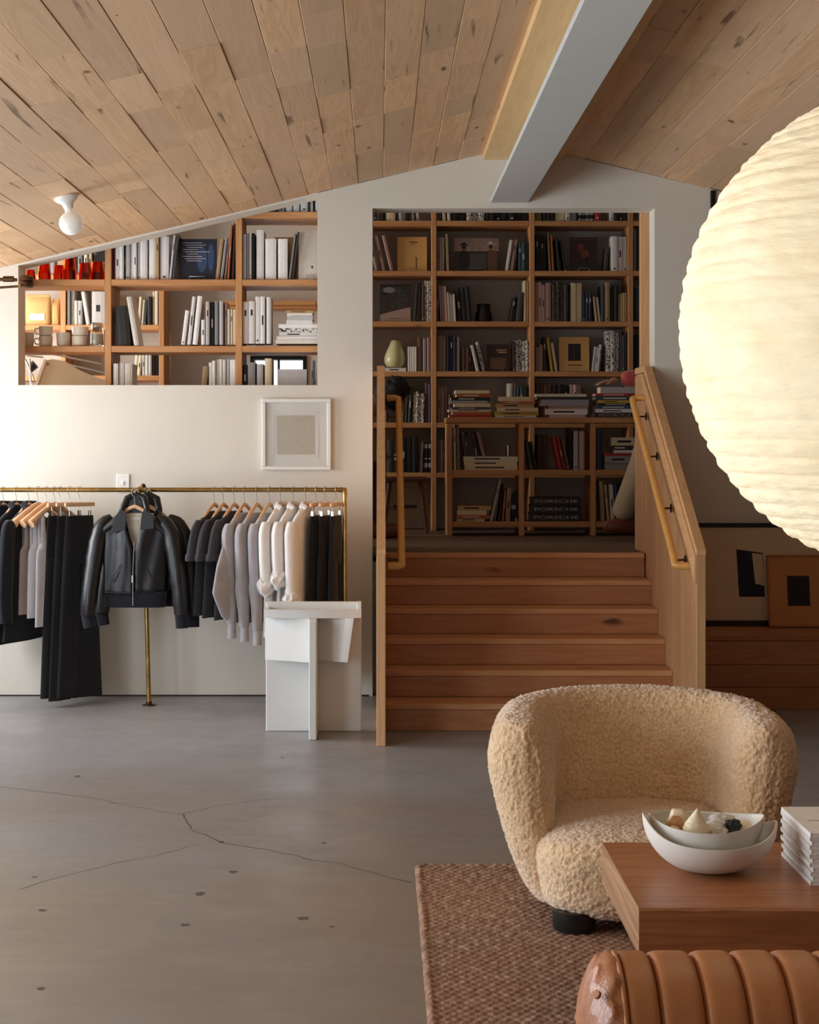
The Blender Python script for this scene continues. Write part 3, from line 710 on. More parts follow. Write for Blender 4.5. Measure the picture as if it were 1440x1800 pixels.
faceout(799, 878, 416, 475.5, DT, 'darkbrown', 'wide photo cover of two people in hats face-out in the middle bay', [(rect(0, 1, .6, 1), M['bk_sky']), ([(.12, .0), (.34, 0), (.33, .5), (.28, .62), (.16, .62), (.11, .45)], 'black'), (ell(.22, .72, .045, .07), 'black'), (rect(.12, .32, .77, .80), 'black'), (ell(.22, .82, .06, .05), 'black'), ([(.76, .0), (.96, 0), (.97, .5), (.9, .64), (.79, .64), (.74, .45)], 'brown'), (ell(.82, .74, .042, .07), 'darkbrown'), (rect(.72, .92, .80, .83), 'lightgrey'), (ell(.82, .85, .055, .05), 'lightgrey'), (rect(.36, .72, .05, .52), 'darkgrey')], gap=.06)
tb(1, 'M', [(893, 899, 421, 'offwhite', 9), (901, 907, 420, 'pink', 9), (912, 930, 424, 'teal', 0, 3)])
tb(1, 'R', [(943, 961, 412, 'black', 0, 4), (964.5, 968, 408, 'tan', -3), (970, 973.5, 412, 'orange', -3), (979, 984, 418, 'black', -5), (989, 992.5, 420, 'striped', -8)])
M['bk_ember'] = plain('cover_ember_red', (116, 52, 34), .6, var=.4, vscale=60)
faceout(1004, 1052, 415, 475, DT, 'darkbrown', 'dark cover with ember red shape face-out in the jamb bay', [(ell(.40, .70, .13, .13), M['bk_ember']), (ell(.55, .50, .15, .12), M['bk_ember']), (rect(.1, .9, .92, .96), 'brown'), (ell(.6, .28, .07, .14), 'black')], gap=.06)
tb(1, 'R', [(1064, 1071, 433, 'gridded', 5), (1075, 1087, 415, 'white'), (1088, 1096, 415, 'white'), (1096.5, 1104, 415, 'offwhite')])
tb(1, 'X', [(1115, 1119, 402, 'grey'), (1119.5, 1125, 402, 'darkbrown')])
M['bk_photo'] = plain('cover_dark_photo', (52, 46, 42), .5, var=.6, vscale=26)
faceout(668, 722, 498, 564, DT, 'black', 'near-black photo cover face-out in the pier bay', [(rect(0, 1, .0, .95), M['bk_photo']), ([(0, 0), (1, 0), (1, .38), (.55, .3), (0, .18)], 'taupe'), (ell(.3, .85, .2, .08), 'grey')], gap=.06)
tb(2, 'L', [(729, 733, 497, 'darkgrey', 4), (735, 740, 495, 'black', 3), (741.5, 746, 500, 'brown'), (746.5, 758, 494, 'patterned', 0, 3)])
tb(2, 'M', [(768, 771.5, 501, 'purple'), (773, 786, 500, 'pink', -3, 3), (787, 801, 515, 'offwhite', -3, 4), (803, 828, 504, 'black', -5, 3), (899, 906, 522, 'black', 9), (909, 919, 514, 'darkgrey', 6), (921, 925.5, 493, 'cream'), (926, 930, 494, 'tan')])
tb(2, 'R', [(941, 959, 497, 'pink', 0, 3), (959.5, 969.5, 497, 'taupe'), (971, 999, 497, 'gridded', 0, 4), (1000, 1003.5, 500, 'black'), (1004, 1014, 497, 'cream'), (1014.5, 1024, 497, 'cream'), (1025, 1041, 511, 'navy', 0, 3), (1045, 1049, 521, 'cream', -6), (1051, 1055, 522, 'offwhite', -6), (1057, 1064, 501, 'darkgrey'), (1064.5, 1073, 496, 'tan'), (1074, 1087, 504, 'black', 0, 2), (1088, 1103, 516, 'tan', 0, 4)])
tb(2, 'X', [(1115, 1124, 505, 'teal', 0, 2)])
tb(3, 'L', [(717, 733, 609, 'white', 0, 4), (734, 742, 592, 'brown'), (743.5, 750, 595, 'grey'), (751, 758.5, 593, 'pink', 0, 2)])
tb(3, 'M', [(769, 784, 589, 'taupe', 0, 3), (785, 803, 589, 'navy', 0, 3), (803.5, 808, 592, 'offwhite'), (813, 828, 609, 'brown', 0, 4), (832, 838, 606, 'offwhite', -13), (842, 848, 600, 'patterned', -13)])
faceout(857, 896, 604, 652.5, DT, 'darkbrown', 'dark brown cover with two rows of pale lettering face-out in the middle bay', [(rect(.45, .9, .76, .81), 'tan'), (rect(.5, .9, .68, .72), 'tan'), (rect(.15, .85, .1, .5), 'brown')], gap=.06)
tb(3, 'M', [(902, 906, 600, 'darkbrown'), (906.5, 930, 597, 'patterned', 0, 4)])
tb(3, 'R', [(942, 955, 607, 'taupe', 0, 2), (956, 961, 592, 'darkbrown'), (965, 970, 592, 'yellow', -8), (973, 978, 602, 'cream', -9)])
faceout(985, 1038, 591, 652, DT, 'kraft', 'ochre cover with a black rectangle face-out in the jamb bay', [(rect(.3, .72, .3, .8), 'black'), (rect(.48, .5, .32, .78), 'brown'), (rect(.28, .75, .16, .19), 'darkbrown')], gap=.06)
tb(3, 'R', [(1044, 1057, 607, 'lightgrey', 7, 3), (1066, 1090, 583, 'patterned', 0, 3), (1091, 1103, 586, 'darkgrey', 0, 3)])
tb(3, 'X', [(1115, 1124, 590, 'black', 0, 2)])
tb(4, 'L', [(670, 690, 676, 'darkgrey', 0, 3), (700, 704, 713, 'yellow', 3), (706, 710, 700, 'cream', 4), (713, 717, 675, 'darkgrey', 3), (718.5, 724, 679, 'green', 3), (726, 746, 690, 'patterned', 2, 4), (747, 758.5, 675, 'purple', 0, 2)])
tb(4, 'M', [(769, 787, 677, 'taupe', 0, 3), (788, 830, 690, 'brown', 0, 6), (893, 902, 674, 'offwhite'), (903, 908, 674, 'grey'), (909, 926, 680, 'teal', 0, 3)])
tb(4, 'R', [(943, 971, 675, 'brown', 0, 4), (972, 1000, 677, 'black', 0, 3), (1002, 1022, 676, 'pink', 0, 3), (1050, 1100, 690, 'darkgrey', 0, 5)])
tb(5, 'L', [(680, 700, 775, 'darkgrey', 0, 2), (704, 735, 769, 'black', 0, 3), (737, 744, 777, 'taupe', 2, 2), (745, 758, 777, 'striped', 0, 4)])
tb(5, 'M', [(769, 785, 773, 'taupe', 0, 3), (815, 850, 762, 'brown', -5, 6), (945, 963, 762, 'brown', 0, 2)])
# --- piles on the low bookcase
pl = 'in the free-end pile on low bookcase'
pile(0, 0, [(790, 865, 5, 'red'), (796, 863, 5, 'orange'), (789, 864, 4, 'white'), (794, 862, 4, 'darkgrey'), (799, 863, 6, 'cream'), (791, 858, 5, 'grey'), (793, 862, 6, 'black'), (803, 864, 6, 'orange'), (801, 861, 6, 'cream')], 734, DL, pl)
pile(0, 0, [(871, 944, 4, 'offwhite'), (870, 948, 6, 'yellow'), (874, 947, 7, 'cream'), (872, 940, 7, 'tan'), (880, 942, 4, 'orange'), (877, 933, 8, 'cream')], 734, DL, 'in the cream pile on low bookcase')
pile(0, 0, [(966, 1030, 5, 'pink'), (959, 1034, 10, 'white'), (965, 1035, 5, 'taupe'), (952, 1036, 11, 'lilac'), (945, 1035, 5, 'black'), (944, 1032, 5, 'offwhite')], 734, DL, 'in the lilac-grey pile on low bookcase')
M['letter_silver'] = plain('silver_lettering', (176, 172, 166), .5, .3, .05)
def text_mesh(body, size, mat, parent, loc, rot=(R(90), 0, 0), width=None, ext=.0006, align='CENTER'):
    cu = bpy.data.curves.new('lettering', 'FONT'); cu.body = body; cu.size = size; cu.extrude = ext; cu.align_x = align; cu.align_y = 'CENTER'
    o = bpy.data.objects.new('lettering', cu); COL.objects.link(o)
    dg = bpy.context.evaluated_depsgraph_get(); me = bpy.data.meshes.new_from_object(o.evaluated_get(dg)); bpy.data.objects.remove(o)
    xs = [v.co.x for v in me.vertices]
    t = bpy.data.objects.new('lettering', me); COL.objects.link(t); me.materials.clear(); me.materials.append(mat); t.parent = parent
    t.location = loc; t.rotation_euler = rot
    if width: t.scale = (width / (max(xs) - min(xs)), 1, 1)
    return t
def lettered(x0, x1, tp, yb, D, col, body, label, hgt, wfrac, lmat, gap=.03):
    s = F / D; L = (x1 - x0) / s; t = tp / s
    root = thing('lettered_book', label, 'book', ((x0 + x1) / 2 / s - XC / s, D + gap, EYE - (yb - YC) / s + .0006), group='lettered flat books')
    b = MB(); c = .003; b.box(-L / 2, L / 2, 0, .22, 0, c); b.box(-L / 2, L / 2, 0, .22, t - c, t); b.box(-L / 2, L / 2, 0, c, c, t - c); b.build('cover', M['bk_' + col], root)
    MB().box(-L / 2 + .003, L / 2 - .003, c, .216, c, t - c).build('page_block', M['pages'], root)
    text_mesh(body, hgt, lmat, root, (0, -.0006, t / 2), width=L * wfrac)
    return root
lettered(1047, 1117, 8.5, 734, DL, 'black', 'MOTORCYCLE', 'black book lettered MOTORCYCLE at the foot of a pile on low bookcase', .032, .8, M['letter_silver'])
pile(0, 0, [(1048, 1113, 6, 'white'), (1048, 1113, 6, 'blue'), (1053, 1113, 4, 'black'), (1052, 1112, 5, 'yellow'), (1048, 1117, 7, 'teal'), (1048, 1118, 5, 'red'), (1057, 1118, 11, 'lightgrey')], 725, DL, 'in the pile above the MOTORCYCLE book')
# --- inside the low bookcase
run(826, DL, 'in upper free-end box of low bookcase', [(798, 802.5, 752, 'offwhite', -1), (803.5, 808.5, 746, 'taupe', -1), (816, 840, 764, 'darkgrey', -10, 5), (846, 852, 758, 'taupe', -14)], gap=.05)
pile(0, 0, [(817, 910, 8, 'cream'), (816, 909, 7, 'cream'), (815, 911, 8, 'offwhite')], 826, DL, 'in upper free-end box of low bookcase', gap=.01, depth=.02 + .02)
run(826, DL, 'in upper middle box of low bookcase', [(928, 933, 772, 'darkgrey', -8), (936, 941, 776, 'black', -10), (977, 983, 768, 'red', -12), (985, 990, 768, 'red', -12), (992, 997, 770, 'brown', -11), (1001.5, 1006, 752, 'black'), (1009.5, 1018, 758, 'lightgrey'), (1019.5, 1028, 758, 'pink')])
run(826, DL, 'in upper stair-wall box of low bookcase', [(1050, 1060, 756, 'navy')])
pile(0, 0, [(1064, 1130, 12, 'grey'), (1064, 1130, 12, 'grey'), (1062, 1128, 5, 'red'), (1080, 1132, 5, 'white'), (1070, 1130, 8, 'darkbrown'), (1076, 1130, 14, 'cream')], 826, DL, 'in upper stair-wall box of low bookcase')
pile(0, 0, [(803, 852, 5, 'cream'), (803, 862, 6, 'orange'), (804, 856, 8, 'cream'), (805, 864, 8, 'tan')], 917, DL, 'in lower free-end box of low bookcase')
run(917, DL, 'in lower free-end box of low bookcase', [(870, 874, 842, 'lightgrey', 13), (880, 883, 852, 'black', 8), (885, 888.5, 862, 'orange', 5), (890.5, 899, 858, 'taupe', 3), (900, 911, 864, 'striped', 2, 3)])
for i, yb in enumerate((917, 902.8, 888.6)):
    lettered(933 + i, 1024 - i, 13.6, yb, DL, 'black', 'PORSCHE', ['bottom', 'middle', 'top'][i] + ' wide black book with pale capital lettering, of three stacked in low bookcase', .030, .86, M['letter_silver'])
run(917, DL, 'in lower stair-wall box of low bookcase', [(1056, 1063, 846, 'tan', -3), (1066, 1070, 852, 'cream', -5), (1073, 1080, 852, 'offwhite', -3), (1081.5, 1086, 852, 'blue', -2), (1092, 1120, 850, 'darkgrey', 0, 3)])
# ================================================================ SMALL THINGS ON THE OPENING SHELF
def glassmat(name, rgb, rough=.02, ior=1.45):
    m = NT(name); m.set('Base Color', srgb(*rgb)); m.set('Transmission Weight', 1.0); m.set('Roughness', rough); m.set('IOR', ior); return m.mat
M['amber'] = glassmat('amber_glass', (214, 84, 18), .03)
M['clear'] = glassmat('clear_glass', (236, 240, 238))
M['stoneware'] = plain('oatmeal_stoneware', (222, 210, 192), .45, var=.06)
M['kraft_bag'] = plain('kraft_paper_bag', (206, 164, 104), .75, var=.08, bump=(30, .3, .004))
M['label_white'] = plain('white_paper_label', (236, 234, 230), .7, var=.02)
zs = OZs[1] + .0008
for i, (px, w_, h_, D_, big) in enumerate([(54, 17, 18, DO + .06, 0), (78, 23, 33, DO + .10, 1), (104, 20, 26, DO + .06, 0), (123, 24, 40, DO + .12, 1), (150, 23, 30, DO + .06, 0), (172, 26, 34, DO + .12, 1)]):
    s = F / D_; r = w_ / 2 / s; h = h_ / s
    b = MB(); t = .003
    b.lathe([(0.0, 0.0), (r, 0), (r * 1.02, h * .45), (r * .93, h * .5), (r * .80, h * .96), (r * .74, h), (r * .74 - t, h), (r * .80 - t, h * .93), (r * .90 - t, h * .5), (r - t, h * .42), (r - t, t * 2), (0.0, t * 2)], 20)
    o = b.build('amber_tumbler', M['amber'], smooth=40, loc=((px - XC) / s, D_, zs))
    tag(o, ['squat amber glass tumbler by the wall jamb', 'tall amber tumbler second from the wall jamb', 'low amber glass tumbler between two taller ones on the shelf', 'tallest amber glass tumbler standing mid-row on the opening shelf', 'low amber glass tumbler fifth from the wall jamb', 'wide amber glass tumbler against the fir post'][i], 'tumbler', 'amber tumblers on the opening shelf')
def cup(px, w_, h_, D_, label, handle=0, name='cup', flare=.92):
    s = F / D_; r = w_ / 2 / s; h = h_ / s; z = OZs[2] + .0008
    root = thing(name, label, 'cup', ((px - XC) / s, D_, z), group='cups on the opening shelf')
    t = .004; b = MB().lathe([(0, 0), (r * .78 * flare, 0), (r * .92, h * .12), (r, h), (r - t, h), (r * .9 - t, h * .16), (0, h * .1)], 24)
    b.build('body', M['stoneware'], root, smooth=40)
    if handle:
        MB().tube([(handle * r * .95, 0, h * .8), (handle * (r + .018), 0, h * .78), (handle * (r + .024), 0, h * .5), (handle * (r + .014), 0, h * .26), (handle * r * .9, 0, h * .22)], .0045, 8).build('handle', M['stoneware'], root, smooth=60)
    return root
cup(50, 20, 24, DO + .08, 'oatmeal stoneware cup closest to the wall jamb', 0)
cup(80, 26, 18, DO + .10, 'lower stoneware mug of the stacked pair with handle', -1)
_c = cup(80, 26, 17, DO + .10, 'upper stoneware mug of the stacked pair with handle', -1); _c.location.z += 18 / (F / (DO + .1)) + .001
cup(111, 24, 24, DO + .07, 'plain stoneware beaker between mugs and white bowls', 0)
cup(140, 27, 18, DO + .08, 'lower cream bowl of the nested pair beside the glass jar', 0)
_c = cup(141, 30, 16, DO + .08, 'upper cream bowl of the nested pair beside the glass jar', 0); _c.location.z += 18 / (F / (DO + .08)) + .001
jar = thing('glass_jar', 'lidded clear glass jar beside the fir post on the opening shelf', 'jar', ((171 - XC) * (DO + .1) / F, DO + .1, OZs[2] + .0008))
MB().lathe([(0, 0), (.038, 0), (.042, .012), (.042, .10), (.034, .118), (.031, .118), (.039, .098), (.039, .014), (0, .006)], 24).build('body', M['clear'], jar, smooth=40)
MB().lathe([(0, .1185), (.036, .1185), (.036, .138), (.03, .146), (0, .146)], 24).build('lid', M['steel'], jar, smooth=40)
MB().lathe([(0, .0065), (.0375, .0145), (.0375, .075), (0, .08)], 20).build('contents', M['stoneware'], jar, smooth=40)
def bag(px0, px1, yt, label, D_, lab=True):
    s = F / D_; w_ = (px1 - px0) / s; h = (571 - yt) / s; z = RZs[2] + .0008
    root = thing('coffee_bag', label, 'bag', (((px0 + px1) / 2 - XC) / s, D_, z), group='kraft bags on the rear shelf')
    rings = []
    for k, (zz, wx, dy) in enumerate([(0, .92, .038), (.06, 1, .042), (.35, 1, .045), (.7, .99, .040), (.88, .97, .022), (.95, .95, .007), (1.0, .93, .004)]):
        n = 20; ring = []
        for j in range(n):
            a = 2 * math.pi * j / n; ca, sa = math.cos(a), math.sin(a); e = .45
            ring.append((w_ / 2 * wx * math.copysign(abs(ca) ** e, ca), dy * math.copysign(abs(sa) ** e, sa) + .002 * math.sin(9 * a + k), zz * h))
        rings.append(ring)
    MB().loft(rings).build('bag_body', M['kraft_bag'], root, smooth=50)
    MB().box(-w_ * .46, w_ * .46, -.012, -.006, h * .93, h * .985, .002).build('folded_top', M['kraft_bag'], root)
    if lab: MB().box(-w_ * .3, w_ * .28, -.0470, -.0455, h * .16, h * .36).build('paper_label', M['label_white'], root)
bag(46, 90, 517, 'front kraft coffee bag with white label on the rear shelf', DT + .07)
bag(92.5, 105, 524, 'kraft coffee bag half hidden beside the labelled one', DT + .09, False)
# espresso machine flank behind the lowest visible shelf
M['cream_enamel'] = plain('cream_enamel', (226, 216, 190), .35, var=.03)
em = thing('espresso_machine', 'cream enamel espresso machine with chrome rails behind the wall opening', 'espresso machine', P(112, 700, 11.2))
Dm = 11.2
def emk(o): return keep(o, em)
prof_ = [XZ(x, y, Dm) for x, y in [(56, 700), (80, 634), (92, 631), (112, 634), (138, 650), (170, 664), (184, 668), (186, 720), (56, 720)]]
emk(MB().prism(prof_, Dm, Dm + .035).build('side_panel', M['cream_enamel']))
emk(MB().prism([XZ(x, y, Dm) for x, y in [(53, 699), (78, 631), (82, 633), (58, 701)]], Dm - .012, Dm + .04).build('edge_trim', M['ceramic']))
emk(MB().tube([P(84, 640, Dm - .006), P(84, 640, Dm + .002)], .006, 12).build('bolt', M['bronze']))
body_z = LOFT + .95
emk(MB().box(P(62, 0, Dm).x, P(184, 0, Dm).x, Dm + .036, Dm + .55, LOFT + .78, P(0, 668, Dm).z, .01).build('body', M['steel']))
for i, (xa, ya, xb, yb) in enumerate([(45, 632, 60, 668), (47, 625, 76, 628), (52, 630, 55, 690), (90, 622, 178, 640), (118, 640, 182, 655)]):
    emk(MB().tube([P(xa, ya, Dm + .12), P(xb, yb, Dm + .12)], .006, 8).build('chrome_rail', M['steel'], smooth=50))
emk(MB().tube([P(52, 648, Dm + .2), P(62, 640, Dm + .2)], .03, 12).build('portafilter', M['black_metal'], smooth=50))
mt_ = thing('machine_stand', 'dark counter under the cream espresso machine on the loft floor', 'counter', (P(118, 0, Dm).x, Dm + .25, LOFT))
keep(MB().box(P(50, 0, Dm).x, P(190, 0, Dm).x, Dm - .02, Dm + .62, LOFT + .72, LOFT + .779, .004).build('counter_top', M['stool']), mt_)
for q in (0, 1): keep(MB().box(P(52 + q * 130, 0, Dm).x, P(58 + q * 130, 0, Dm).x, Dm, Dm + .6, LOFT + .0005, LOFT + .72, .003).build('counter_leg', M['stool']), mt_)
# ceramic pear vase, black pot, small things on the tall bookcase
M['celadon'] = plain('pale_celadon_glaze', (206, 200, 150), .3, var=.08)
s = F / DT
_o = pile(0, 0, [(677, 714, 6.5, 'white')], 653, DT, 'under the pear-shaped vase')
v = MB().lathe([(0, 0), (.055, 0), (.075, .03), (.078, .07), (.064, .12), (.047, .16), (.04, .19), (.032, .198), (.028, .19), (.036, .15), (0, .14)], 28)
o = v.build('pear_vase', M['celadon'], smooth=60, loc=((693 - XC) / s, DT + .1, TZs[3] + 6.5 / s + .003)); o.rotation_euler = (0, R(5), .5); o.location.z += .005
tag(o, 'pale yellow-green pear-shaped ceramic vase standing on a white book', 'vase')
v = MB().lathe([(0, 0), (.058, 0), (.064, .02), (.06, .06), (.048, .09), (.05, .128), (.054, .135), (.048, .135), (.042, .09), (0, .02)], 24)
tag(v.build('black_pot', M['black_wood'], smooth=50, loc=((852 - XC) / s, DT + .12, TZs[2] + .001)), 'small matt black waisted pot on the third row of the tall bookcase', 'pot')
v = MB().lathe([(0, 0), (.016, 0), (.018, .075), (.0155, .075), (.014, .006), (0, .005)], 16)
tag(v.build('metal_cup', M['steel'], smooth=50, loc=((893 - XC) * (DL + .16) / F, DL + .16, LZs[1] + 23.6 * DL / F + .001)), 'small silver cup standing on thick cream books in low bookcase', 'cup')
# stool in front of the tall bookcase
Ds = 12.3; s = F / Ds; zt = EYE - (838 - YC) / s
st = thing('wooden_stool', 'dark wooden stool with splayed legs in front of the tall bookcase', 'stool', (P(712, 0, Ds).x, Ds, LOFT))
keep(MB().box(P(672, 0, Ds).x, P(752, 0, Ds).x, Ds - .14, Ds + .14, zt - .035, zt, .008).build('seat', M['stool']), st)
for sx in (-1, 1):
    for sy in (-1, 1):
        xt = P(712 + sx * 27, 0, Ds).x; xb = P(712 + sx * 38, 0, Ds).x
        keep(MB().tube([(xt, Ds + sy * .09, zt - .036), (xb, Ds + sy * .12, LOFT + .004)], [.016, .012], 10).build('leg', M['stool'], smooth=50), st)
keep(MB().box(P(690, 0, Ds).x, P(733, 0, Ds).x, Ds - .05, Ds + .05, EYE - (893 - YC) / s, EYE - (888 - YC) / s, .003).build('lower_shelf', M['black_wood']), st)

# ================================================================ ON THE WALL AND CEILING
pc = thing('framed_drawing', 'square white-framed drawing of fine ruled lines hanging above the clothes rail', 'picture', P(522, 764, DW - .012))
def pk(mb, nm, mt): return keep(mb.build(nm, mt), pc)
a0, a1 = P(461, 826, DW), P(582, 701, DW)
for q in ((a0.x, a1.x, a0.z, a0.z + .022), (a0.x, a1.x, a1.z - .022, a1.z), (a0.x, a0.x + .022, a0.z + .0225, a1.z - .0225), (a1.x - .022, a1.x, a0.z + .0225, a1.z - .0225)):
    pk(MB().box(q[0], q[1], DW - .034, DW - .001, q[2], q[3], .003), 'frame_bar', M['white_paint'])
M['mat_board'] = plain('cream_mat_board', (238, 232, 220), .9, var=.02)
M['laid_paper'] = plain('laid_paper', (206, 192, 164), .9, var=.06, vscale=40)
M['pencil'] = plain('pencil_line', (166, 150, 122), .9)
pk(MB().box(a0.x + .022, a1.x - .022, DW - .012, DW - .002, a0.z + .022, a1.z - .022), 'mat_board', M['mat_board'])
b0, b1 = P(481, 803, DW), P(560, 725, DW)
for q in ((b0.x, b1.x, b0.z, b0.z + .006), (b0.x, b1.x, b1.z - .006, b1.z), (b0.x, b0.x + .006, b0.z, b1.z), (b1.x - .006, b1.x, b0.z, b1.z)):
    pk(MB().box(q[0], q[1], DW - .0155, DW - .012, q[2], q[3]), 'inner_fillet', M['mat_board'])
c0, c1 = P(487, 799, DW), P(554, 730, DW)
pk(MB().box(c0.x, c1.x, DW - .0135, DW - .0121, c0.z, c1.z), 'drawing_paper', M['laid_paper'])
for i in range(22):
    z = c0.z + (i + 1) * (c1.z - c0.z) / 23
    pk(MB().box(c0.x + .004, c1.x - .004, DW - .0139, DW - .0135, z - .0006, z + .0006), 'ruled_line', M['pencil'])
g = NT('picture_glass'); g.set('Base Color', (1, 1, 1, 1)); g.set('Roughness', 0.01); g.set('Transmission Weight', 1.0); g.set('IOR', 1.3); M['pglass'] = g.mat
pk(MB().box(a0.x + .022, a1.x - .022, DW - .024, DW - .022, a0.z + .022, a1.z - .022), 'glazing', M['pglass'])
sw = thing('switch_plate', 'white wall switch plate just above the brass clothes rail', 'switch', P(216, 848, DW))
q0, q1 = P(205, 866, DW), P(228, 833, DW)
keep(MB().box(q0.x, q1.x, DW - .008, DW - .0008, q0.z, q1.z, .003).build('plate', M['ceramic']), sw)
keep(MB().box((q0.x + q1.x) / 2 - .008, (q0.x + q1.x) / 2 + .008, DW - .0125, DW - .008, (q0.z + q1.z) / 2 - .014, (q0.z + q1.z) / 2 + .014, .002).build('rocker', M['white_paint']), sw)
for dz in (-.04, .04): keep(MB().tube([((q0.x + q1.x) / 2, DW - .0088, (q0.z + q1.z) / 2 + dz), ((q0.x + q1.x) / 2, DW - .008, (q0.z + q1.z) / 2 + dz)], .003, 10).build('screw', M['steel']), sw)
# porcelain lampholder with globe bulb
Dc = 8.33; base = P(116, 343, Dc); base.z = roof(base.x) - .003
m = NT('opal_bulb'); m.set('Base Color', srgb(248, 246, 240)); m.set('Roughness', .12); m.set('Subsurface Weight', .2); m.set('Subsurface Radius', (.05, .05, .05)); m.set('Emission Color', (1, .96, .9, 1)); m.set('Emission Strength', .12); M['opal'] = m.mat
lamp = thing('ceiling_lampholder', 'white porcelain ceiling lampholder with opal globe bulb on the planks', 'lamp', base)
tilt = Matrix.Rotation(-ang * .55, 4, 'Y')
MB().lathe([(0, 0), (.058, 0), (.058, -.010), (.050, -.020), (.030, -.034), (.024, -.052), (.022, -.062), (0, -.062)], 32, M=Matrix.Rotation(-ang, 4, 'Y')).build('lampholder', M['ceramic'], lamp, smooth=40)
pr = [(0, -.056), (.017, -.060), (.019, -.078)] + [(.058 * math.sin(R(t)), -.132 + .058 * math.cos(R(t))) for t in range(24, 181, 12)]
MB().lathe(pr, 32, M=Matrix.Rotation(-ang * .8, 4, 'Y')).build('globe_bulb', M['opal'], lamp, smooth=60)
# bronze swivel arm reaching in from the window wall
Da = 9.55
arm = thing('swivel_arm', 'dark bronze double-rod arm with swivel joint near the opening corner', 'metal arm', P(-26, 494, Da))
keep(MB().tube([P(-24, 491, Da), P(-8, 491, Da), P(30, 492, Da)], .010, 10).build('upper_rod', M['bronze'], smooth=60), arm)
keep(MB().tube([P(-24, 506, Da), P(-8, 506, Da), P(36, 503, Da)], .007, 10).build('lower_rod', M['bronze'], smooth=60), arm)
keep(MB().tube([P(6, 490.5, Da), P(24, 490.5, Da)], .017, 12).build('sleeve', M['bronze'], smooth=60), arm)
c_ = P(47, 495, Da); keep(MB().lathe([(0, -.034), (.030, -.034), (.040, -.026), (.040, -.004), (.034, 0), (.040, .004), (.038, .026), (.022, .036), (0, .036)], 20, tuple(c_)).build('swivel_joint', M['bronze'], smooth=40), arm)
keep(MB().tube([c_ + Vector((-.03, -.02, -.028)), c_ + Vector((-.03, -.055, -.028))], .009, 10).build('lock_screw', M['brass'], smooth=50), arm)
_st = P(-26, 498, Da)
keep(MB().tube([_st + Vector((0, 0, -.04)), Vector((_st.x, Da, roof(_st.x) - .002))], .012, 12).build('ceiling_stem', M['bronze'], smooth=60), arm)

# ================================================================ CLOTHES RAIL
DR = 9.74; sR = F / DR; ZRL = EYE - (861 - YC) / sR
rail = thing('clothes_rail', 'aged brass pipe clothes rail standing along the plaster wall', 'clothes rail', (P(262, 0, DR).x, DR, 0))
xe = P(606, 0, DR).x
keep(MB().tube([(XL + .01, DR, ZRL), (xe, DR, ZRL)], .0133, 14).build('rail_pipe', M['brass'], smooth=60), rail)
keep(MB().tube([(xe, DR, ZRL), (xe, DR, .008)], .0120, 14).build('upright_pipe', M['brass'], smooth=60), rail)
keep(MB().tube([(xe - .03, DR, ZRL), (xe, DR, ZRL), (xe, DR, ZRL - .03)], .0165, 14).build('elbow_fitting', M['brass'], smooth=60), rail)
xm = P(256, 0, DR).x; xf = P(262, 0, DR).x
keep(MB().tube([(xm - .012, DR, ZRL - .012), (xf, DR, .008)], .0128, 14).build('upright_pipe', M['brass'], smooth=60), rail)
for x in (xf, xe): keep(MB().lathe([(0, 0.0005), (.038, .0005), (.038, .006), (.018, .010), (.017, .024), (0, .024)], 20, (x, DR, 0)).build('floor_flange', M['bronze'], smooth=40), rail)
xk = P(250, 0, DR).x
keep(MB().tube([(xk - .02, DR - .004, ZRL), (xk + .024, DR - .004, ZRL)], .0195, 14).build('tee_fitting', M['brass'], smooth=60), rail)
keep(MB().tube([(xk + .006, DR - .004, ZRL - .005), (xk + .006, DR - .004, ZRL + .022), (xk + .012, DR - .004, ZRL + .034)], [.014, .016, .009], 12).build('tee_knob', M['bronze'], smooth=60), rail)

# ---------------------------------------------------------------- fabrics
def cloth(name, rgb, rough=.9, sheen=.3, weave=260, str_=.25, var=.08, spec=.25):
    m = NT(name); m.set('Roughness', rough); m.set('Sheen Weight', sheen); m.set('Specular IOR Level', spec)
    v = m.coords(obj=True); c = srgb(*rgb)
    f = m.noise(v, 7, 3); d = tuple(x * (1 - var) for x in c[:3]) + (1,); h = tuple(x * (1 + var) for x in c[:3]) + (1,)
    m.color(m.ramp(f, [(.3, d), (.7, h)])); m.bump(m.noise(v, weave, 2), str_, .0015); return m.mat
M['wool_navy'] = cloth('navy_black_wool', (24, 26, 34), .85, .15)
M['cotton_black'] = cloth('black_cotton', (20, 20, 23), .85, .15)
M['denim_black'] = cloth('black_twill', (28, 28, 31), .85, .15)
M['tee_char'] = cloth('charcoal_jersey', (58, 59, 64), .9, .2)
M['knit_grey'] = cloth('grey_marl_knit', (172, 170, 174), .95, .5, 130, .6, .14)
M['shirt_white'] = cloth('white_cotton', (238, 236, 234), .85, .15, 300, .15, .03)
M['tank_white'] = cloth('white_ribbed_jersey', (226, 226, 232), .9, .2)
M['tank_taupe'] = cloth('taupe_ribbed_jersey', (178, 164, 160), .9, .2)
M['lining'] = cloth('ivory_lining', (216, 210, 196), .7, .1)
M['rib_navy'] = cloth('navy_rib_knit', (26, 26, 34), .95, .2, 90, .6)
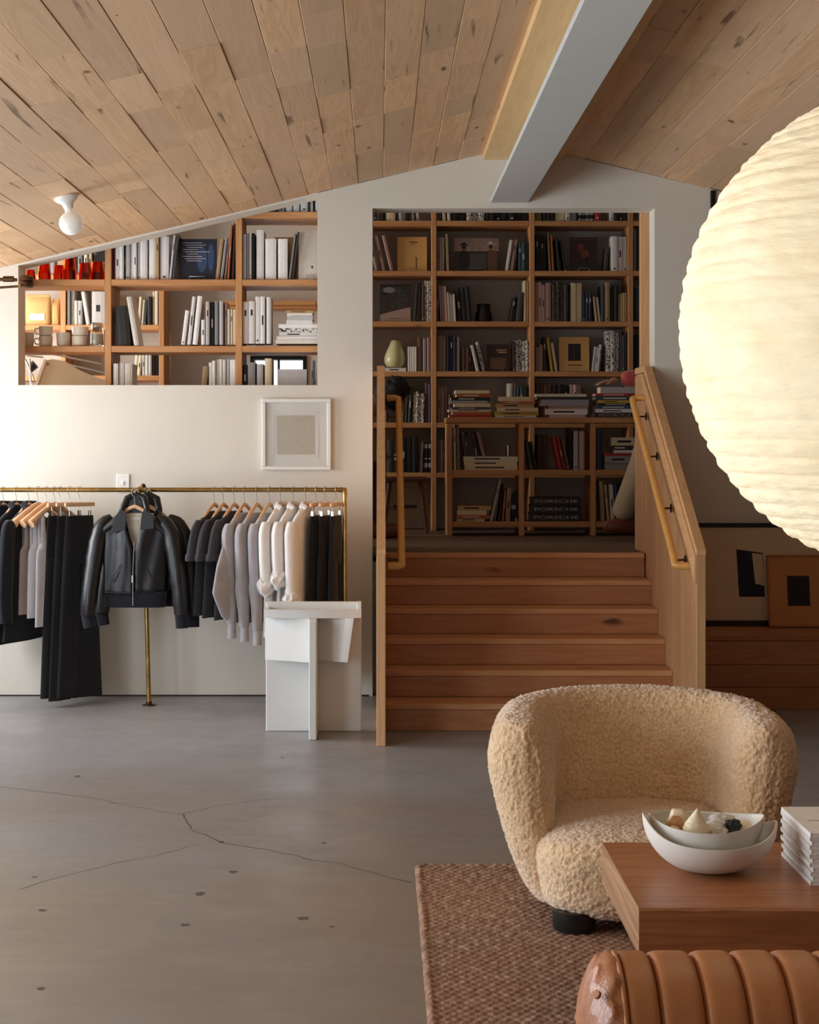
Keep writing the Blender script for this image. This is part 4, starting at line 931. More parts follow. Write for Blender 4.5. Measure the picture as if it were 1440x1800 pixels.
def leather(name, rgb, rough, bs=60, st=.25, var=.15):
    m = NT(name); m.set('Roughness', rough); m.set('Specular IOR Level', .5); v = m.coords(obj=True); c = srgb(*rgb)
    f = m.noise(v, 5, 5, .6); d = tuple(x * (1 - var) for x in c[:3]) + (1,); h = tuple(min(1, x * (1 + var)) for x in c[:3]) + (1,)
    m.color(m.ramp(f, [(.3, d), (.7, h)]))
    vo = m.n('ShaderNodeTexVoronoi'); vo.inputs['Scale'].default_value = bs * 6; m.l(v, vo.inputs['Vector'])
    hgt = m.math('ADD', m.math('MULTIPLY', vo.outputs['Distance'], .3), m.noise(v, bs * .35, 4)); m.bump(hgt, st, .004)
    m.l(m.mrange(f, .3, .7, rough - .06, rough + .1), m.bsdf.inputs['Roughness']); return m.mat
M['leather_black'] = leather('black_leather', (22, 23, 27), .36, 40, .25)
M['zip'] = M['steel']

def ring(u, hw, ht, z, n=36, e=.8, fold=0.0, k=5, ph=0.0, v0=0.0):
    out = []
    for j in range(n):
        a = 2 * math.pi * j / n; ca, sa = math.cos(a), math.sin(a)
        uu = u + hw * math.copysign(abs(ca) ** e, ca)
        vv = v0 + ht * math.copysign(abs(sa) ** e, sa) + fold * math.sin(k * ca * 3.0 + ph) * (.6 + .4 * abs(sa))
        out.append((uu, vv, z))
    return out
def body_loft(rows, fold=.012, k=4, n=44, e=.8, ph=None):
    """rows (z, u, half width, half thickness); interpolated smoothly"""
    ph = random.uniform(0, 6) if ph is None else ph
    zs = [r[0] for r in rows]; rings = []
    N = 26
    def ip(z, c):
        for a, b in zip(rows, rows[1:]):
            if a[0] >= z >= b[0]:
                t = (a[0] - z) / (a[0] - b[0] + 1e-9); t = t * t * (3 - 2 * t) if c == 2 and False else t
                return a[c] * (1 - t) + b[c] * t
        return rows[-1][c]
    for i in range(N + 1):
        z = zs[0] + (zs[-1] - zs[0]) * (i / N)
        f = fold * min(1, max(0, (i / N - .15) * 1.6))
        rings.append(ring(ip(z, 1), ip(z, 2), ip(z, 3), z, n, e, f, k, ph + i * .05))
    return MB().loft(rings)
def sleeve(pts, rad, flat=.6, n=16, wob=.0012, N=18):
    pts = [Vector(p) for p in pts]; P2 = []; R2 = []
    for i in range(N + 1):
        t = i / N * (len(pts) - 1); k = min(int(t), len(pts) - 2); f = t - k
        p0 = pts[max(k - 1, 0)]; p1 = pts[k]; p2 = pts[k + 1]; p3 = pts[min(k + 2, len(pts) - 1)]
        q = .5 * ((2 * p1) + (p2 - p0) * f + (2 * p0 - 5 * p1 + 4 * p2 - p3) * f * f + (3 * p1 - p0 - 3 * p2 + p3) * f ** 3)
        P2.append(q + Vector((random.uniform(-wob, wob), random.uniform(-wob, wob), 0))); R2.append((rad[k] * (1 - f) + rad[k + 1] * f) * random.uniform(.96, 1.04))
    return MB().tube(P2, R2, n, flat=flat)
def sleeve2(pts, ru, rv, n=20, N=20):
    pts = [Vector(p) for p in pts]; rings = []; ph = random.uniform(0, 6)
    for i in range(N + 1):
        t = i / N * (len(pts) - 1); k = min(int(t), len(pts) - 2); f = t - k
        p0 = pts[max(k - 1, 0)]; p1 = pts[k]; p2 = pts[k + 1]; p3 = pts[min(k + 2, len(pts) - 1)]
        q = .5 * ((2 * p1) + (p2 - p0) * f + (2 * p0 - 5 * p1 + 4 * p2 - p3) * f * f + (3 * p1 - p0 - 3 * p2 + p3) * f ** 3)
        a_ = ru[k] * (1 - f) + ru[k + 1] * f; b_ = rv[k] * (1 - f) + rv[k + 1] * f
        rings.append([(q.x + a_ * math.cos(2 * math.pi * j / n) , q.y + b_ * math.sin(2 * math.pi * j / n) + .0025 * math.sin(4 * math.pi * j / n * 2 + ph + i * .12), q.z) for j in range(n)])
    return MB().loft(rings)
def hanger(px, rot, label, clip=False, group='wooden hangers on the brass rail', span=.155, D=DR, z=ZRL, thick=False):
    x = P(px, 0, DR).x
    root = thing('clip_hanger' if clip else 'coat_hanger', label, 'hanger', (x, D, z), R(rot), group)
    hk = MB(); rr = .0185
    pts = [(rr * math.cos(R(a)), 0, rr * math.sin(R(a)) + .001) for a in range(-20, 181, 20)]
    pts = pts + [(-rr * .95, 0, -.012), (-.004, 0, -.030), (0, 0, -.045), (0, 0, -.072)]
    hk.tube(pts, .0017, 6); hk.build('hook', M['steel'], root, smooth=50)
    if not clip:
        b = MB(); pts = []; rad = []
        for i in range(-10, 11):
            t = i / 10; pts.append((t * span, 0, -.082 - .105 * abs(t) ** 1.35)); rad.append(.012 - (.003 if not thick else -.009 * abs(t) ** 3))
        for q, (p_, r_) in enumerate(zip(pts, rad)): pass
        b.tube(pts, rad, 10, flat=1.25); b.build('shoulder_bar', M['hanger'], root, smooth=60)
    else:
        MB().box(-span * .62, span * .62, -.008, .008, -.095, -.072, .004).build('bar', M['hanger'], root)
        for sx in (-.42, .42):
            c = MB(); c.box(sx * span - .007, sx * span + .007, -.009, .009, -.150, -.118, .002); c.tube([(sx * span, 0, -.095), (sx * span, 0, -.12)], .002, 6); c.build('clip', M['steel'], root)
    return root
def garment(name, label, cat, px, rot, group, D=DR, z=ZRL):
    return thing(name, label, cat, (P(px, 0, DR).x, D, z), R(rot), group)
ORD = ['first', 'second', 'third', 'fourth']
# -- dark coats
for i, px in enumerate([-42, -18, 6, 29, 51]):
    rot = 66 + random.uniform(-3, 3)
    nm = ['fifth', 'fourth', 'third', 'second', 'closest'][i]
    hanger(px, rot, 'wooden hanger of the %s dark coat from the tank tops' % nm)
    g_ = garment('wool_coat', '%s navy-black wool coat from the white tank tops on the rail' % nm, 'coat', px, rot, 'dark wool coats on the rail')
    body_loft([(-.088, 0, .050, .022), (-.105, 0, .062, .024), (-.125, 0, .095, .024), (-.16, 0, .165, .024), (-.195, 0, .205, .025), (-.4, 0, .215, .025), (-.62, 0, .225, .026), (-.845 - .02 * (i % 2), 0, .245, .027)], .004, 2).build('body', M['wool_navy'], g_, smooth=60)
    MB().tube([(-.055, -.02, -.10), (-.06, .0, -.082), (0, .022, -.078), (.06, 0, -.082), (.055, -.02, -.10)], .014, 10, flat=1.4).build('collar', M['wool_navy'], g_, smooth=60)
    for sd in (-1, 1):
        sleeve2([(sd * .185, 0, -.165), (sd * .205, -.004, -.22), (sd * .225, -.006, -.42), (sd * .235, -.006, -.60), (sd * .225, -.008, -.74)], [.03, .056, .060, .055, .048], [.02, .029, .030, .029, .026]).build('sleeve', M['wool_navy'], g_, smooth=60)
# -- tank tops
for i, (px, mt, hem) in enumerate([(67, 'tank_taupe', -.70), (82, 'tank_white', -.72), (96, 'tank_white', -.77)]):
    rot = 60
    lab = ['taupe ribbed tank top beside the dark coats', 'white ribbed tank top between the taupe one and another white one', 'longer white ribbed tank top beside the black trousers'][i]
    hanger(px, rot, 'bare-ended wooden hanger of the ' + lab.split(' beside')[0].split(' between')[0].replace('white ribbed', ['', 'middle white', 'white'][i]), span=.20, thick=True)
    g_ = garment('tank_top', lab, 'tank top', px, rot, 'tank tops on the rail')
    body_loft([(-.30, 0, .115, .015), (-.34, 0, .150, .016), (-.40, 0, .155, .017), (hem, 0, .165, .018)], .003, 3).build('body', mt and M[mt], g_, smooth=60)
    for sd in (-1, 1):
        for vv in (-.011, .011):
            MB().tube([(sd * .115, 0, -.125), (sd * .112, vv, -.16), (sd * .108, vv * 1.2, -.24), (sd * .10, vv, -.33)], [.016, .017, .02, .028], 8, flat=.25).build('strap', M[mt], g_, smooth=60)
# -- trousers on clip hangers
def trousers(px, rot, label, hl, top=.085, legw=.11, length=-1.2, group='black trousers on the rail', mat='denim_black', gap_at=-.42, spread=.02, D=DR):
    g_ = garment('trousers', label, 'trousers', px, rot, group, D=D)
    hanger(px, rot, hl, True, 'clip hangers on the brass rail', span=top * 1.85, D=D)
    body_loft([(-.148, 0, top, .012), (-.20, 0, top * 1.08, .015), (-.34, 0, top * 1.22, .018), (gap_at, 0, top * 1.25, .019)], .003, 2).build('hips', M[mat], g_, smooth=60)
    MB().loft([ring(0, top + .003, .014, -.147, 30), ring(0, top + .006, .016, -.178, 30)]).build('waistband', M[mat], g_, smooth=40)
    for sd in (-1, 1):
        hw = top * .62
        body_loft([(gap_at + .03, sd * hw, hw, .019), (-.7, sd * (hw + spread * .5), hw * 1.0 + (legw - hw) * .4, .018), (length - random.uniform(0, .025), sd * (hw + spread), legw, .020)], .004, 2, 32).build('leg', M[mat], g_, smooth=60)
for i, (px, rot) in enumerate([(106, 56), (123, 50), (140, 44)]):
    trousers(px, rot, ['wide black trousers next to the tank tops', 'wide black trousers between two other pairs', 'wide black trousers hanging beside the leather jacket'][i], ['clip hanger of the trousers next to the tank tops', 'clip hanger of the middle black trousers', 'clip hanger of the trousers beside the leather jacket'][i], .088, .078, -1.17)
# -- charcoal T-shirts
for i, px in enumerate([377, 393, 412]):
    rot = 66; nm = ['beside the leather jackets', 'between two others', 'beside the grey sweaters'][i]
    hanger(px, rot, 'wooden hanger of the charcoal T-shirt ' + nm)
    g_ = garment('t_shirt', 'charcoal jersey T-shirt on the rail ' + nm, 'T-shirt', px, rot, 'charcoal T-shirts on the rail')
    body_loft([(-.12, 0, .070, .018), (-.135, 0, .10, .020), (-.17, 0, .165, .020), (-.205, 0, .195, .020), (-.35, 0, .20, .020), (-.70 - .012 * i, 0, .235, .022)], .004, 3).build('body', M['tee_char'], g_, smooth=60)
    for sd in (-1, 1):
        sl = sleeve2([(sd * .165, 0, -.165), (sd * .205, -.003, -.22), (sd * .240, -.006, -.30), (sd * .262, -.008, -.37)], [.03, .05, .052, .052], [.018, .024, .026, .027])
        sl.build('sleeve', M['tee_char'], g_, smooth=60)
        MB().loft([ring(sd * .262, .055, .030, -.352, 24, 1, v0=-.008), ring(sd * .266, .057, .032, -.372, 24, 1, v0=-.009), ring(sd * .268, .054, .029, -.388, 24, 1, v0=-.010)]).build('rolled_cuff', M['tee_char'], g_, smooth=60)
    MB().tube([(-.06, -.03, -.14), (0, -.034, -.16), (.06, -.03, -.14)], .007, 8).build('neck_band', M['tee_char'], g_, smooth=60)
# -- grey sweaters
for i, px in enumerate([430, 452, 474]):
    rot = 68; nm = ['beside the T-shirts', 'between two others', 'beside the white shirts'][i]
    hanger(px, rot, 'wooden hanger of the grey sweater ' + nm)
    g_ = garment('sweater', 'grey marl knit sweater on the rail ' + nm, 'sweater', px, rot, 'grey sweaters on the rail')
    body_loft([(-.13, 0, .085, .022), (-.15, 0, .12, .025), (-.185, 0, .18, .026), (-.24, 0, .225, .027), (-.42, 0, .25 + (.09 if i == 0 else 0), .027), (-.56, 0, .26 + (.13 if i == 0 else 0), .028), (-.70, 0, .22 + (.06 if i == 0 else 0), .026), (-.745, 0, .19, .022)], .005, 2).build('body', M['knit_grey'], g_, smooth=60)
    for sd in (-1, 1):
        v_ = -.010 if sd < 0 else .006; dz = -.02 * i
        sleeve2([(sd * .185, 0, -.185), (sd * .215, v_ * .5, -.25), (sd * .215, v_ * 1.2, -.45), (sd * .20, v_ * 1.4, -.62), (sd * .19, v_ * 1.4, -.74 + dz)], [.03, .05, .05, .046, .036], [.022, .031, .032, .031, .026]).build('sleeve', M['knit_grey'], g_, smooth=60)
        MB().loft([ring(sd * .19, .026, .022, -.735 + dz, 18, 1, v0=v_ * 1.4), ring(sd * .189, .030, .025, -.825 + dz, 18, 1, v0=v_ * 1.4)]).build('ribbed_cuff', M['knit_grey'], g_, smooth=60)
# -- white shirts
for i, px in enumerate([494, 516, 538]):
    rot = 68; nm = ['beside the grey sweaters', 'between two others', 'beside the black trousers'][i]
    hanger(px, rot, 'wooden hanger of the white shirt ' + nm)
    g_ = garment('white_shirt', 'white cotton shirt with rolled sleeves on the rail ' + nm, 'shirt', px, rot, 'white shirts on the rail')
    body_loft([(-.095, 0, .052, .020), (-.115, 0, .08, .023), (-.16, 0, .16, .025), (-.21, 0, .21, .026), (-.45, 0, .205, .024), (-.82, 0, .215, .025)], .009, 4).build('body', M['shirt_white'], g_, smooth=60)
    MB().tube([(-.05, -.02, -.105), (-.06, 0, -.088), (0, .022, -.082), (.06, 0, -.088), (.05, -.02, -.105)], .013, 10, flat=1.5).build('collar', M['shirt_white'], g_, smooth=60)
    zc = [-.50, -.46, -.57][i]
    for sd in (-1, 1):
        v_ = -.010 if sd < 0 else .006
        sleeve2([(sd * .19, 0, -.175), (sd * .22, v_ * .6, -.24), (sd * .228, v_ * 1.3, -.38), (sd * .225, v_ * 1.5, zc)], [.03, .054, .056, .052], [.022, .031, .033, .031]).build('sleeve', M['shirt_white'], g_, smooth=60)
        cf = MB(); N = 12; rings = []
        for q in range(N + 1):
            t = q / N; r0 = .045 + .024 * math.sin(math.pi * min(1, t * 1.1)) 
            rings.append([(sd * .225 + (r0 * (1 + .16 * math.sin(5 * a_ + 7 * t + i * 2) + .10 * math.sin(9 * a_ - 5 * t))) * math.cos(a_), v_ * 1.5 + .62 * r0 * (1 + .15 * math.sin(4 * a_ + 9 * t)) * math.sin(a_), zc + .012 - .095 * t + .012 * math.sin(3 * a_ + i)) for a_ in [2 * math.pi * j / 26 for j in range(26)]])
        cf.loft(rings).build('rolled_cuff', M['shirt_white'], g_, smooth=70)
# -- black trousers at the end of the rail
for i, px in enumerate([556, 572, 591]):
    nm = ['beside the white shirts', 'between two pairs near the rail end', 'beside the end upright of the rail'][i]
    trousers(px, 76, 'slim black trousers ' + nm, 'clip hanger of the slim black trousers ' + nm, .10, .105, -1.05, 'slim black trousers at the rail end', 'cotton_black', spread=.012)

# -- leather jackets facing the room
def jacket(label, cx_, D, rz, scl, group, front, hl):
    """local origin at the jacket's neck, x right, z down negative, metres; outline follows the garment"""
    g_ = thing('leather_jacket', label, 'jacket', (P(cx_, 0, DR).x, D, P(0, 905, D).z), R(rz), group)
    k = 1 / (F / 9.58)
    X = lambda px: (px - 246) * k; Z = lambda py: (905 - py) * k
    L = M['leather_black']
    def panel(side):
        # front panel from edge to zip, lofted front surface with a rounded chest
        pts = {-1: [(926, 190, 232), (940, 186, 238), (965, 190, 243), (1000, 193, 244), (1045, 192, 244)], 1: [(920, 262, 300), (940, 255, 303), (965, 250, 304), (1000, 249, 303), (1040, 249, 300)]}[side]
        rows = []; n = 14
        for (y, xa, xb) in pts:
            row = []
            for j in range(n + 1):
                t = j / n; px = xa + (xb - xa) * t; u = (px - 246) / 58
                row.append((X(px), -.045 * math.cos(min(1, abs(u)) * 1.45) - .012 + .006 * math.sin(t * 9 + y * .03) * (abs(u) > .2), Z(y)))
            rows.append(row)
        # densify
        rr = []
        for a, b in zip(rows, rows[1:]):
            for q in range(5): rr.append([tuple(Vector(p).lerp(Vector(r_), q / 5)) for p, r_ in zip(a, b)])
        rr.append(rows[-1])
        vs = [p for r_ in rr for p in r_]; fs = []
        for i in range(len(rr) - 1):
            for j in range(n): fs.append((i * (n + 1) + j, i * (n + 1) + j + 1, (i + 1) * (n + 1) + j + 1, (i + 1) * (n + 1) + j))
        o = MB().add(vs, fs).build('front_panel', L, g_, smooth=180)
        md = o.modifiers.new('thick', 'SOLIDIFY'); md.thickness = .004; md.offset = 0
    panel(-1); panel(1)
    # yoke / shoulders and back
    for sd in (-1, 1):
        e = 186 if sd < 0 else 304; nk = 229 if sd < 0 else 263
        rings = []
        for t in np.linspace(0, 1, 9):
            px = nk + (e - nk) * t; py = 896 + 27 * t ** 1.3
            rings.append([(X(px), .052 * math.cos(a_) * (1 - .25 * t) - .008, Z(py + 14) + (.030 + .012 * (1 - t)) * math.sin(a_) * 1.0 + .0) for a_ in [2 * math.pi * j / 16 for j in range(16)]])
        MB().loft(rings).build('shoulder', L, g_, smooth=60)
    body_loft([(Z(925), X(246), .17, .022), (Z(960), X(246), .185, .03), (Z(1045), X(247), .175, .035)], .004, 3).build('back_panel', L, g_, smooth=60)
    for o_ in g_.children:
        if o_.name.startswith('back_panel'): o_.location.y = .035
    MB().prism([(X(228), Z(902)), (X(264), Z(902)), (X(257), Z(945)), (X(250), Z(962)), (X(246), Z(968)), (X(238), Z(945))], .004, .010).build('lining', M['lining'], g_)
    MB().box(X(237), X(255), .002, .0038, Z(914), Z(909)).build('neck_label', M['label_white'], g_)
    # collar: standing fold round the neck and two points
    MB().tube([(X(228), -.02, Z(922)), (X(224), 0, Z(897)), (X(232), .03, Z(878)), (X(247), .045, Z(871)), (X(262), .03, Z(878)), (X(268), 0, Z(897)), (X(264), -.02, Z(922))], [.013, .018, .022, .024, .022, .018, .013], 12, flat=1.5).build('collar_stand', L, g_, smooth=60)
    MB().prism([(X(222), Z(905)), (X(226), Z(886)), (X(234), Z(875)), (X(247), Z(870)), (X(260), Z(875)), (X(268), Z(886)), (X(272), Z(905)), (X(266), Z(922)), (X(228), Z(922))], .014, .024).build('back_collar', L, g_)
    MB().prism([(X(225), Z(893)), (X(234), Z(902)), (X(232), Z(930)), (X(206), Z(936)), (X(214), Z(908))], -.062, -.050).build('collar_point', L, g_)
    MB().prism([(X(266), Z(893)), (X(281), Z(908)), (X(282), Z(928)), (X(258), Z(930)), (X(261), Z(902))], -.062, -.050).build('collar_point', L, g_)
    # ribbed hem
    hm = MB(); hm.loft([ring(X(247), X(302) - X(247), .052, Z(1039), 44, .7), ring(X(247), X(301.5) - X(247), .056, Z(1052), 44, .7), ring(X(247), X(300) - X(247), .050, Z(1066), 44, .7)]); hm.build('ribbed_hem', M['rib_navy'], g_, smooth=60)
    # sleeves
    ls = sleeve([(X(206), 0, Z(908)), (X(192), 0, Z(920)), (X(183), -.01, Z(945)), (X(176), -.03, Z(990)), (X(170), -.045, Z(1035)), (X(166), -.05, Z(1078))], [.018, .046, .054, .054, .053, .046], .9, 20, .002); ls.build('sleeve', L, g_, smooth=60)
    MB().tube([(X(166), -.05, Z(1076)), (X(170), -.05, Z(1100))], [.036, .034], 18, flat=.85).build('ribbed_cuff', M['rib_navy'], g_, smooth=60)
    rs = sleeve([(X(286), 0, Z(908)), (X(299), 0, Z(920)), (X(312), -.005, Z(945)), (X(320), -.02, Z(990)), (X(326), -.03, Z(1035)), (X(329), -.03, Z(1078))], [.018, .046, .056, .056, .053, .046], .9, 20, .002); rs.build('sleeve', L, g_, smooth=60)
    MB().tube([(X(329), -.03, Z(1076)), (X(330), -.03, Z(1102))], [.038, .035], 18, flat=.85).build('ribbed_cuff', M['rib_navy'], g_, smooth=60)
    if front:
        MB().tube([(X(248), -.064, Z(950)), (X(245.5), -.062, Z(1000)), (X(245.5), -.064, Z(1062))], .0022, 6).build('zip_teeth', M['zip'], g_)
        MB().box(X(243.2), X(246.5), -.070, -.066, Z(1022), Z(1009), .001).build('zip_pull', M['zip'], g_)
        for (x0, y0, x1, y1) in ((206, 1020, 224, 990), (210, 1022, 228, 992), (285, 1030, 268, 995)):
            MB().tube([(X(x0), -.05, Z(y0)), (X(x1), -.06, Z(y1))], .0022, 6).build('pocket_welt', L, g_)
        MB().box(X(196), X(242), -.060, -.052, Z(1040), Z(1038), .001).build('hem_seam', L, g_)
    return g_
jx = P(246, 0, DR).x
DJF, DJB = 9.535, 9.645
JF = jacket('black leather zip jacket facing the room on the front of the rail', 246, DJF, 0, 1, 'leather jackets', True, '')
JB = jacket('second black leather jacket hanging just behind the facing one', 263, DJB, -6, 1, 'leather jackets', False, '')
JB.scale = (1, .62, 1)
zj = P(0, 887, DJF).z + .072
for px, D_, lb in ((246, DJF, 'wooden hanger inside the facing leather jacket'), (263, DJB, 'wooden hanger inside the second leather jacket')):
    hanger(px, 0, lb, D=D_, z=zj, span=.15)
    xp = P(px, 0, DR).x
    keep(MB().tube([(xp, DR - .004, ZRL), (xp, DR - .03, zj + .004), (xp, D_ - .012, zj + .0)], .0075, 10).build('hanging_peg', M['brass'], smooth=60), rail)
# ================================================================ WHITE SCULPTURAL CHAIR
Dw = 8.86; sw_ = F / Dw; xw0, xw1 = P(467.5, 0, Dw).x, P(635.5, 0, Dw).x
ch = thing('white_side_chair', 'white painted plywood sculptural chair with centre fin beside the stair wall', 'chair', ((xw0 + xw1) / 2, Dw, 0))
def wk(mb, nm, sm=None): return keep(mb.build(nm, M['white_wood'], smooth=sm), ch)
ztop = EYE - (1058 - YC) / sw_
wk(MB().box(xw0, xw1, Dw, Dw + .032, .0008, ztop, .004), 'back_slab')
Dn = 8.595; xf0, xf1 = P(543, 0, Dn).x, P(556.5, 0, Dn).x
zr1 = EYE - (1072 - YC) / (F / 8.70); zr0 = zr1 - .042
wk(MB().box(xf0, xf1, Dn, Dw - .0005, .0008, zr0 - .001, .004), 'centre_fin')
# tray with a bowed front lip
def bow(x): t = (x - (xw0 + xw1) / 2) / ((xw1 - xw0) / 2); return 8.685 + .025 * t * t
N = 24; xs = [xw0 + (xw1 - xw0) * i / N for i in range(N + 1)]
lip = [(x, bow(x)) for x in xs] + [(x, bow(x) + .028) for x in reversed(xs)]
wk(MB().prism(lip, zr0, zr1, axis='Z'), 'front_lip', 40)
wk(MB().prism([(x, bow(x) + .028) for x in xs] + [(xw1, Dw - .001), (xw0, Dw - .001)], zr0, zr0 + .016, axis='Z'), 'seat_board')
wk(MB().box(xw0, xw0 + .022, bow(xw0) + .028, Dw - .0005, zr0 + .0165, zr1, .003), 'side_lip')
wk(MB().box(xw1 - .022, xw1, bow(xw1) + .028, Dw - .0005, zr0 + .0165, zr1 + .03, .003), 'side_lip')
# hanging hopper: left flat cheek, right curved cheek
zb = EYE - (1162 - YC) / (F / 8.74)
wk(MB().prism([(xw0 + .0, 8.80), (xf0 - .001, 8.68), (xf0 - .001, 8.70), (xw0, 8.82)], zb, zr0 - .0005, axis='Z'), 'left_cheek')
rings = []
for zt_, xr_ in ((zr0 - .0005, P(622, 0, 8.74).x), (zb, P(611, 0, 8.74).x)):
    pts = []
    for i in range(13):
        t = i / 12; x = xf1 + .001 + (xr_ - xf1) * t; pts.append((x, 8.79 - .10 * math.sin(t * math.pi * .5) ** 1.5 + .05 * (1 - t) * 0, zt_))
    pts += [(p_[0], p_[1] + .02, zt_) for p_ in reversed(pts)]
    rings.append(pts)
wk(MB().loft(rings), 'right_cheek', 40)
wk(MB().prism([(rings[1][12][0] - .02, rings[1][12][1] + .01), (rings[1][12][0] - .001, rings[1][12][1] + .01), (rings[1][12][0] - .001, Dw - .001), (rings[1][12][0] - .02, Dw - .001)], zb, zr0 - .0005, axis='Z'), 'cheek_return')
# ================================================================ RUG
def weave_mat():
    m = NT('woven_jute_rug'); m.set('Roughness', .95); m.set('Specular IOR Level', .1)
    v = m.coords(rand=False); v2 = m.coords((40, 9, 1), rand=False); v3 = m.coords((14, 60, 1), rand=False)
    f = m.noise(v2, 1.6, 3, .6); g = m.noise(v3, 1.6, 3, .6); h = m.noise(v, 1.7, 3)
    c = m.ramp(f, [(.28, srgb(92, 72, 60)), (.5, srgb(146, 118, 100)), (.72, srgb(196, 172, 150))])
    c = m.mix(m.mrange(g, .35, .7, 0, .55), c, srgb(128, 98, 82))
    c = m.mix(m.mrange(h, .35, .65, 0, .3), c, srgb(158, 110, 84))
    m.color(c); m.bump(m.noise(v, 420, 2), .5, .002); return m.mat
M['rug'] = weave_mat()
rx0, rx1, ry0, ry1 = .122, 2.9, 2.35, 6.03
px_, py_ = .016, .022
nx, ny = int((rx1 - rx0) / .0047), int((ry1 - ry0) / .0064)
gx = np.linspace(rx0, rx1, nx); gy = np.linspace(ry0, ry1, ny); XX, YY = np.meshgrid(gx, gy)
rng = np.random.default_rng(3)
wob = np.cumsum(rng.normal(0, .0008, nx)); 
Yw = YY + (np.sin(XX * 7.0) * .004 + np.sin(XX * 19 + 1) * .002)
Xw = XX + (np.sin(YY * 5.0) * .004 + np.sin(YY * 23) * .0015)
par = np.floor(Yw / py_).astype(int) % 2
H = .0075 + .0055 * np.abs(np.sin(np.pi * Yw / py_)) * (.55 + .45 * np.sin(np.pi * Xw / px_ + par * np.pi)) + rng.normal(0, .0005, XX.shape)
edge = np.minimum(np.minimum(XX - rx0, rx1 - XX), np.minimum(YY - ry0, ry1 - YY))
cr = .03
dx = np.minimum(XX - rx0, rx1 - XX); dy = np.minimum(YY - ry0, ry1 - YY)
corner = (dx < cr) & (dy < cr); cd = cr - np.sqrt((cr - dx) ** 2 + (cr - dy) ** 2); edge = np.where(corner, cd, edge)
H = H * np.clip(edge / .012, 0, 1) ** .5 + np.where((edge > 0) & (edge < .028), .004 * np.sin(np.pi * np.clip(edge / .028, 0, 1)), 0)
H = np.where(edge <= 0, .0002, H)
verts = np.stack([XX, YY, H + .0008], -1).reshape(-1, 3)
ii = np.arange((ny - 1) * nx).reshape(ny - 1, nx)[:, :-1].reshape(-1)
faces = np.stack([ii, ii + 1, ii + nx + 1, ii + nx], -1)
me = bpy.data.meshes.new('area_rug'); me.vertices.add(len(verts)); me.vertices.foreach_set('co', verts.ravel())
me.loops.add(faces.size); me.loops.foreach_set('vertex_index', faces.ravel().astype(np.int32))
me.polygons.add(len(faces)); me.polygons.foreach_set('loop_start', (np.arange(len(faces)) * 4).astype(np.int32)); me.polygons.foreach_set('loop_total', np.full(len(faces), 4, np.int32))
me.update(); me.validate(); me.materials.append(M['rug']); me.polygons.foreach_set('use_smooth', [True] * len(me.polygons))
rug = bpy.data.objects.new('area_rug', me); COL.objects.link(rug)
tag(rug, 'rust-brown woven jute rug under the armchair and coffee table', 'rug')
RZ = .0150

# ================================================================ SHEEPSKIN ARMCHAIR
def shearling():
    m = NT('curly_shearling'); m.set('Roughness', .95); m.set('Sheen Weight', .6); m.set('Sheen Roughness', .6); m.set('Specular IOR Level', .1)
    v = m.coords(obj=True); vo = m.n('ShaderNodeTexVoronoi'); vo.inputs['Scale'].default_value = 95; m.l(v, vo.inputs['Vector'])
    f = m.noise(v, 3.0, 4, .6); c = m.ramp(f, [(.3, srgb(214, 174, 128)), (.7, srgb(236, 204, 162))])
    c = m.mix(m.mrange(vo.outputs['Distance'], .25, .75, 0, .45), c, srgb(172, 128, 90)); m.color(c)
    m.bump(m.math('SUBTRACT', 1.0, vo.outputs['Distance']), .5, .006); return m.mat
M['shearling'] = shearling()
AC = Vector((.838, 5.57, RZ)); ROT = R(-3)
acn = thing('shearling_armchair', 'low barrel armchair in curly honey shearling on black feet, behind the coffee table', 'armchair', AC, ROT)
def fluff(o, strength=.0075, sc=.0105, seed=0):
    rm = o.modifiers.new('remesh', 'REMESH'); rm.mode = 'VOXEL'; rm.voxel_size = .0052; rm.use_smooth_shade = True
    t = bpy.data.textures.new('curls', 'VORONOI'); t.noise_scale = sc; t.distance_metric = 'DISTANCE'; t.weight_1 = 1; t.noise_intensity = 1.4
    d = o.modifiers.new('curls', 'DISPLACE'); d.texture = t; d.strength = -strength; d.mid_level = .35; d.texture_coords = 'LOCAL'
    t2 = bpy.data.textures.new('tufts', 'CLOUDS'); t2.noise_scale = .05
    d2 = o.modifiers.new('tufts', 'DISPLACE'); d2.texture = t2; d2.strength = .007; d2.mid_level = .5; d2.texture_coords = 'LOCAL'
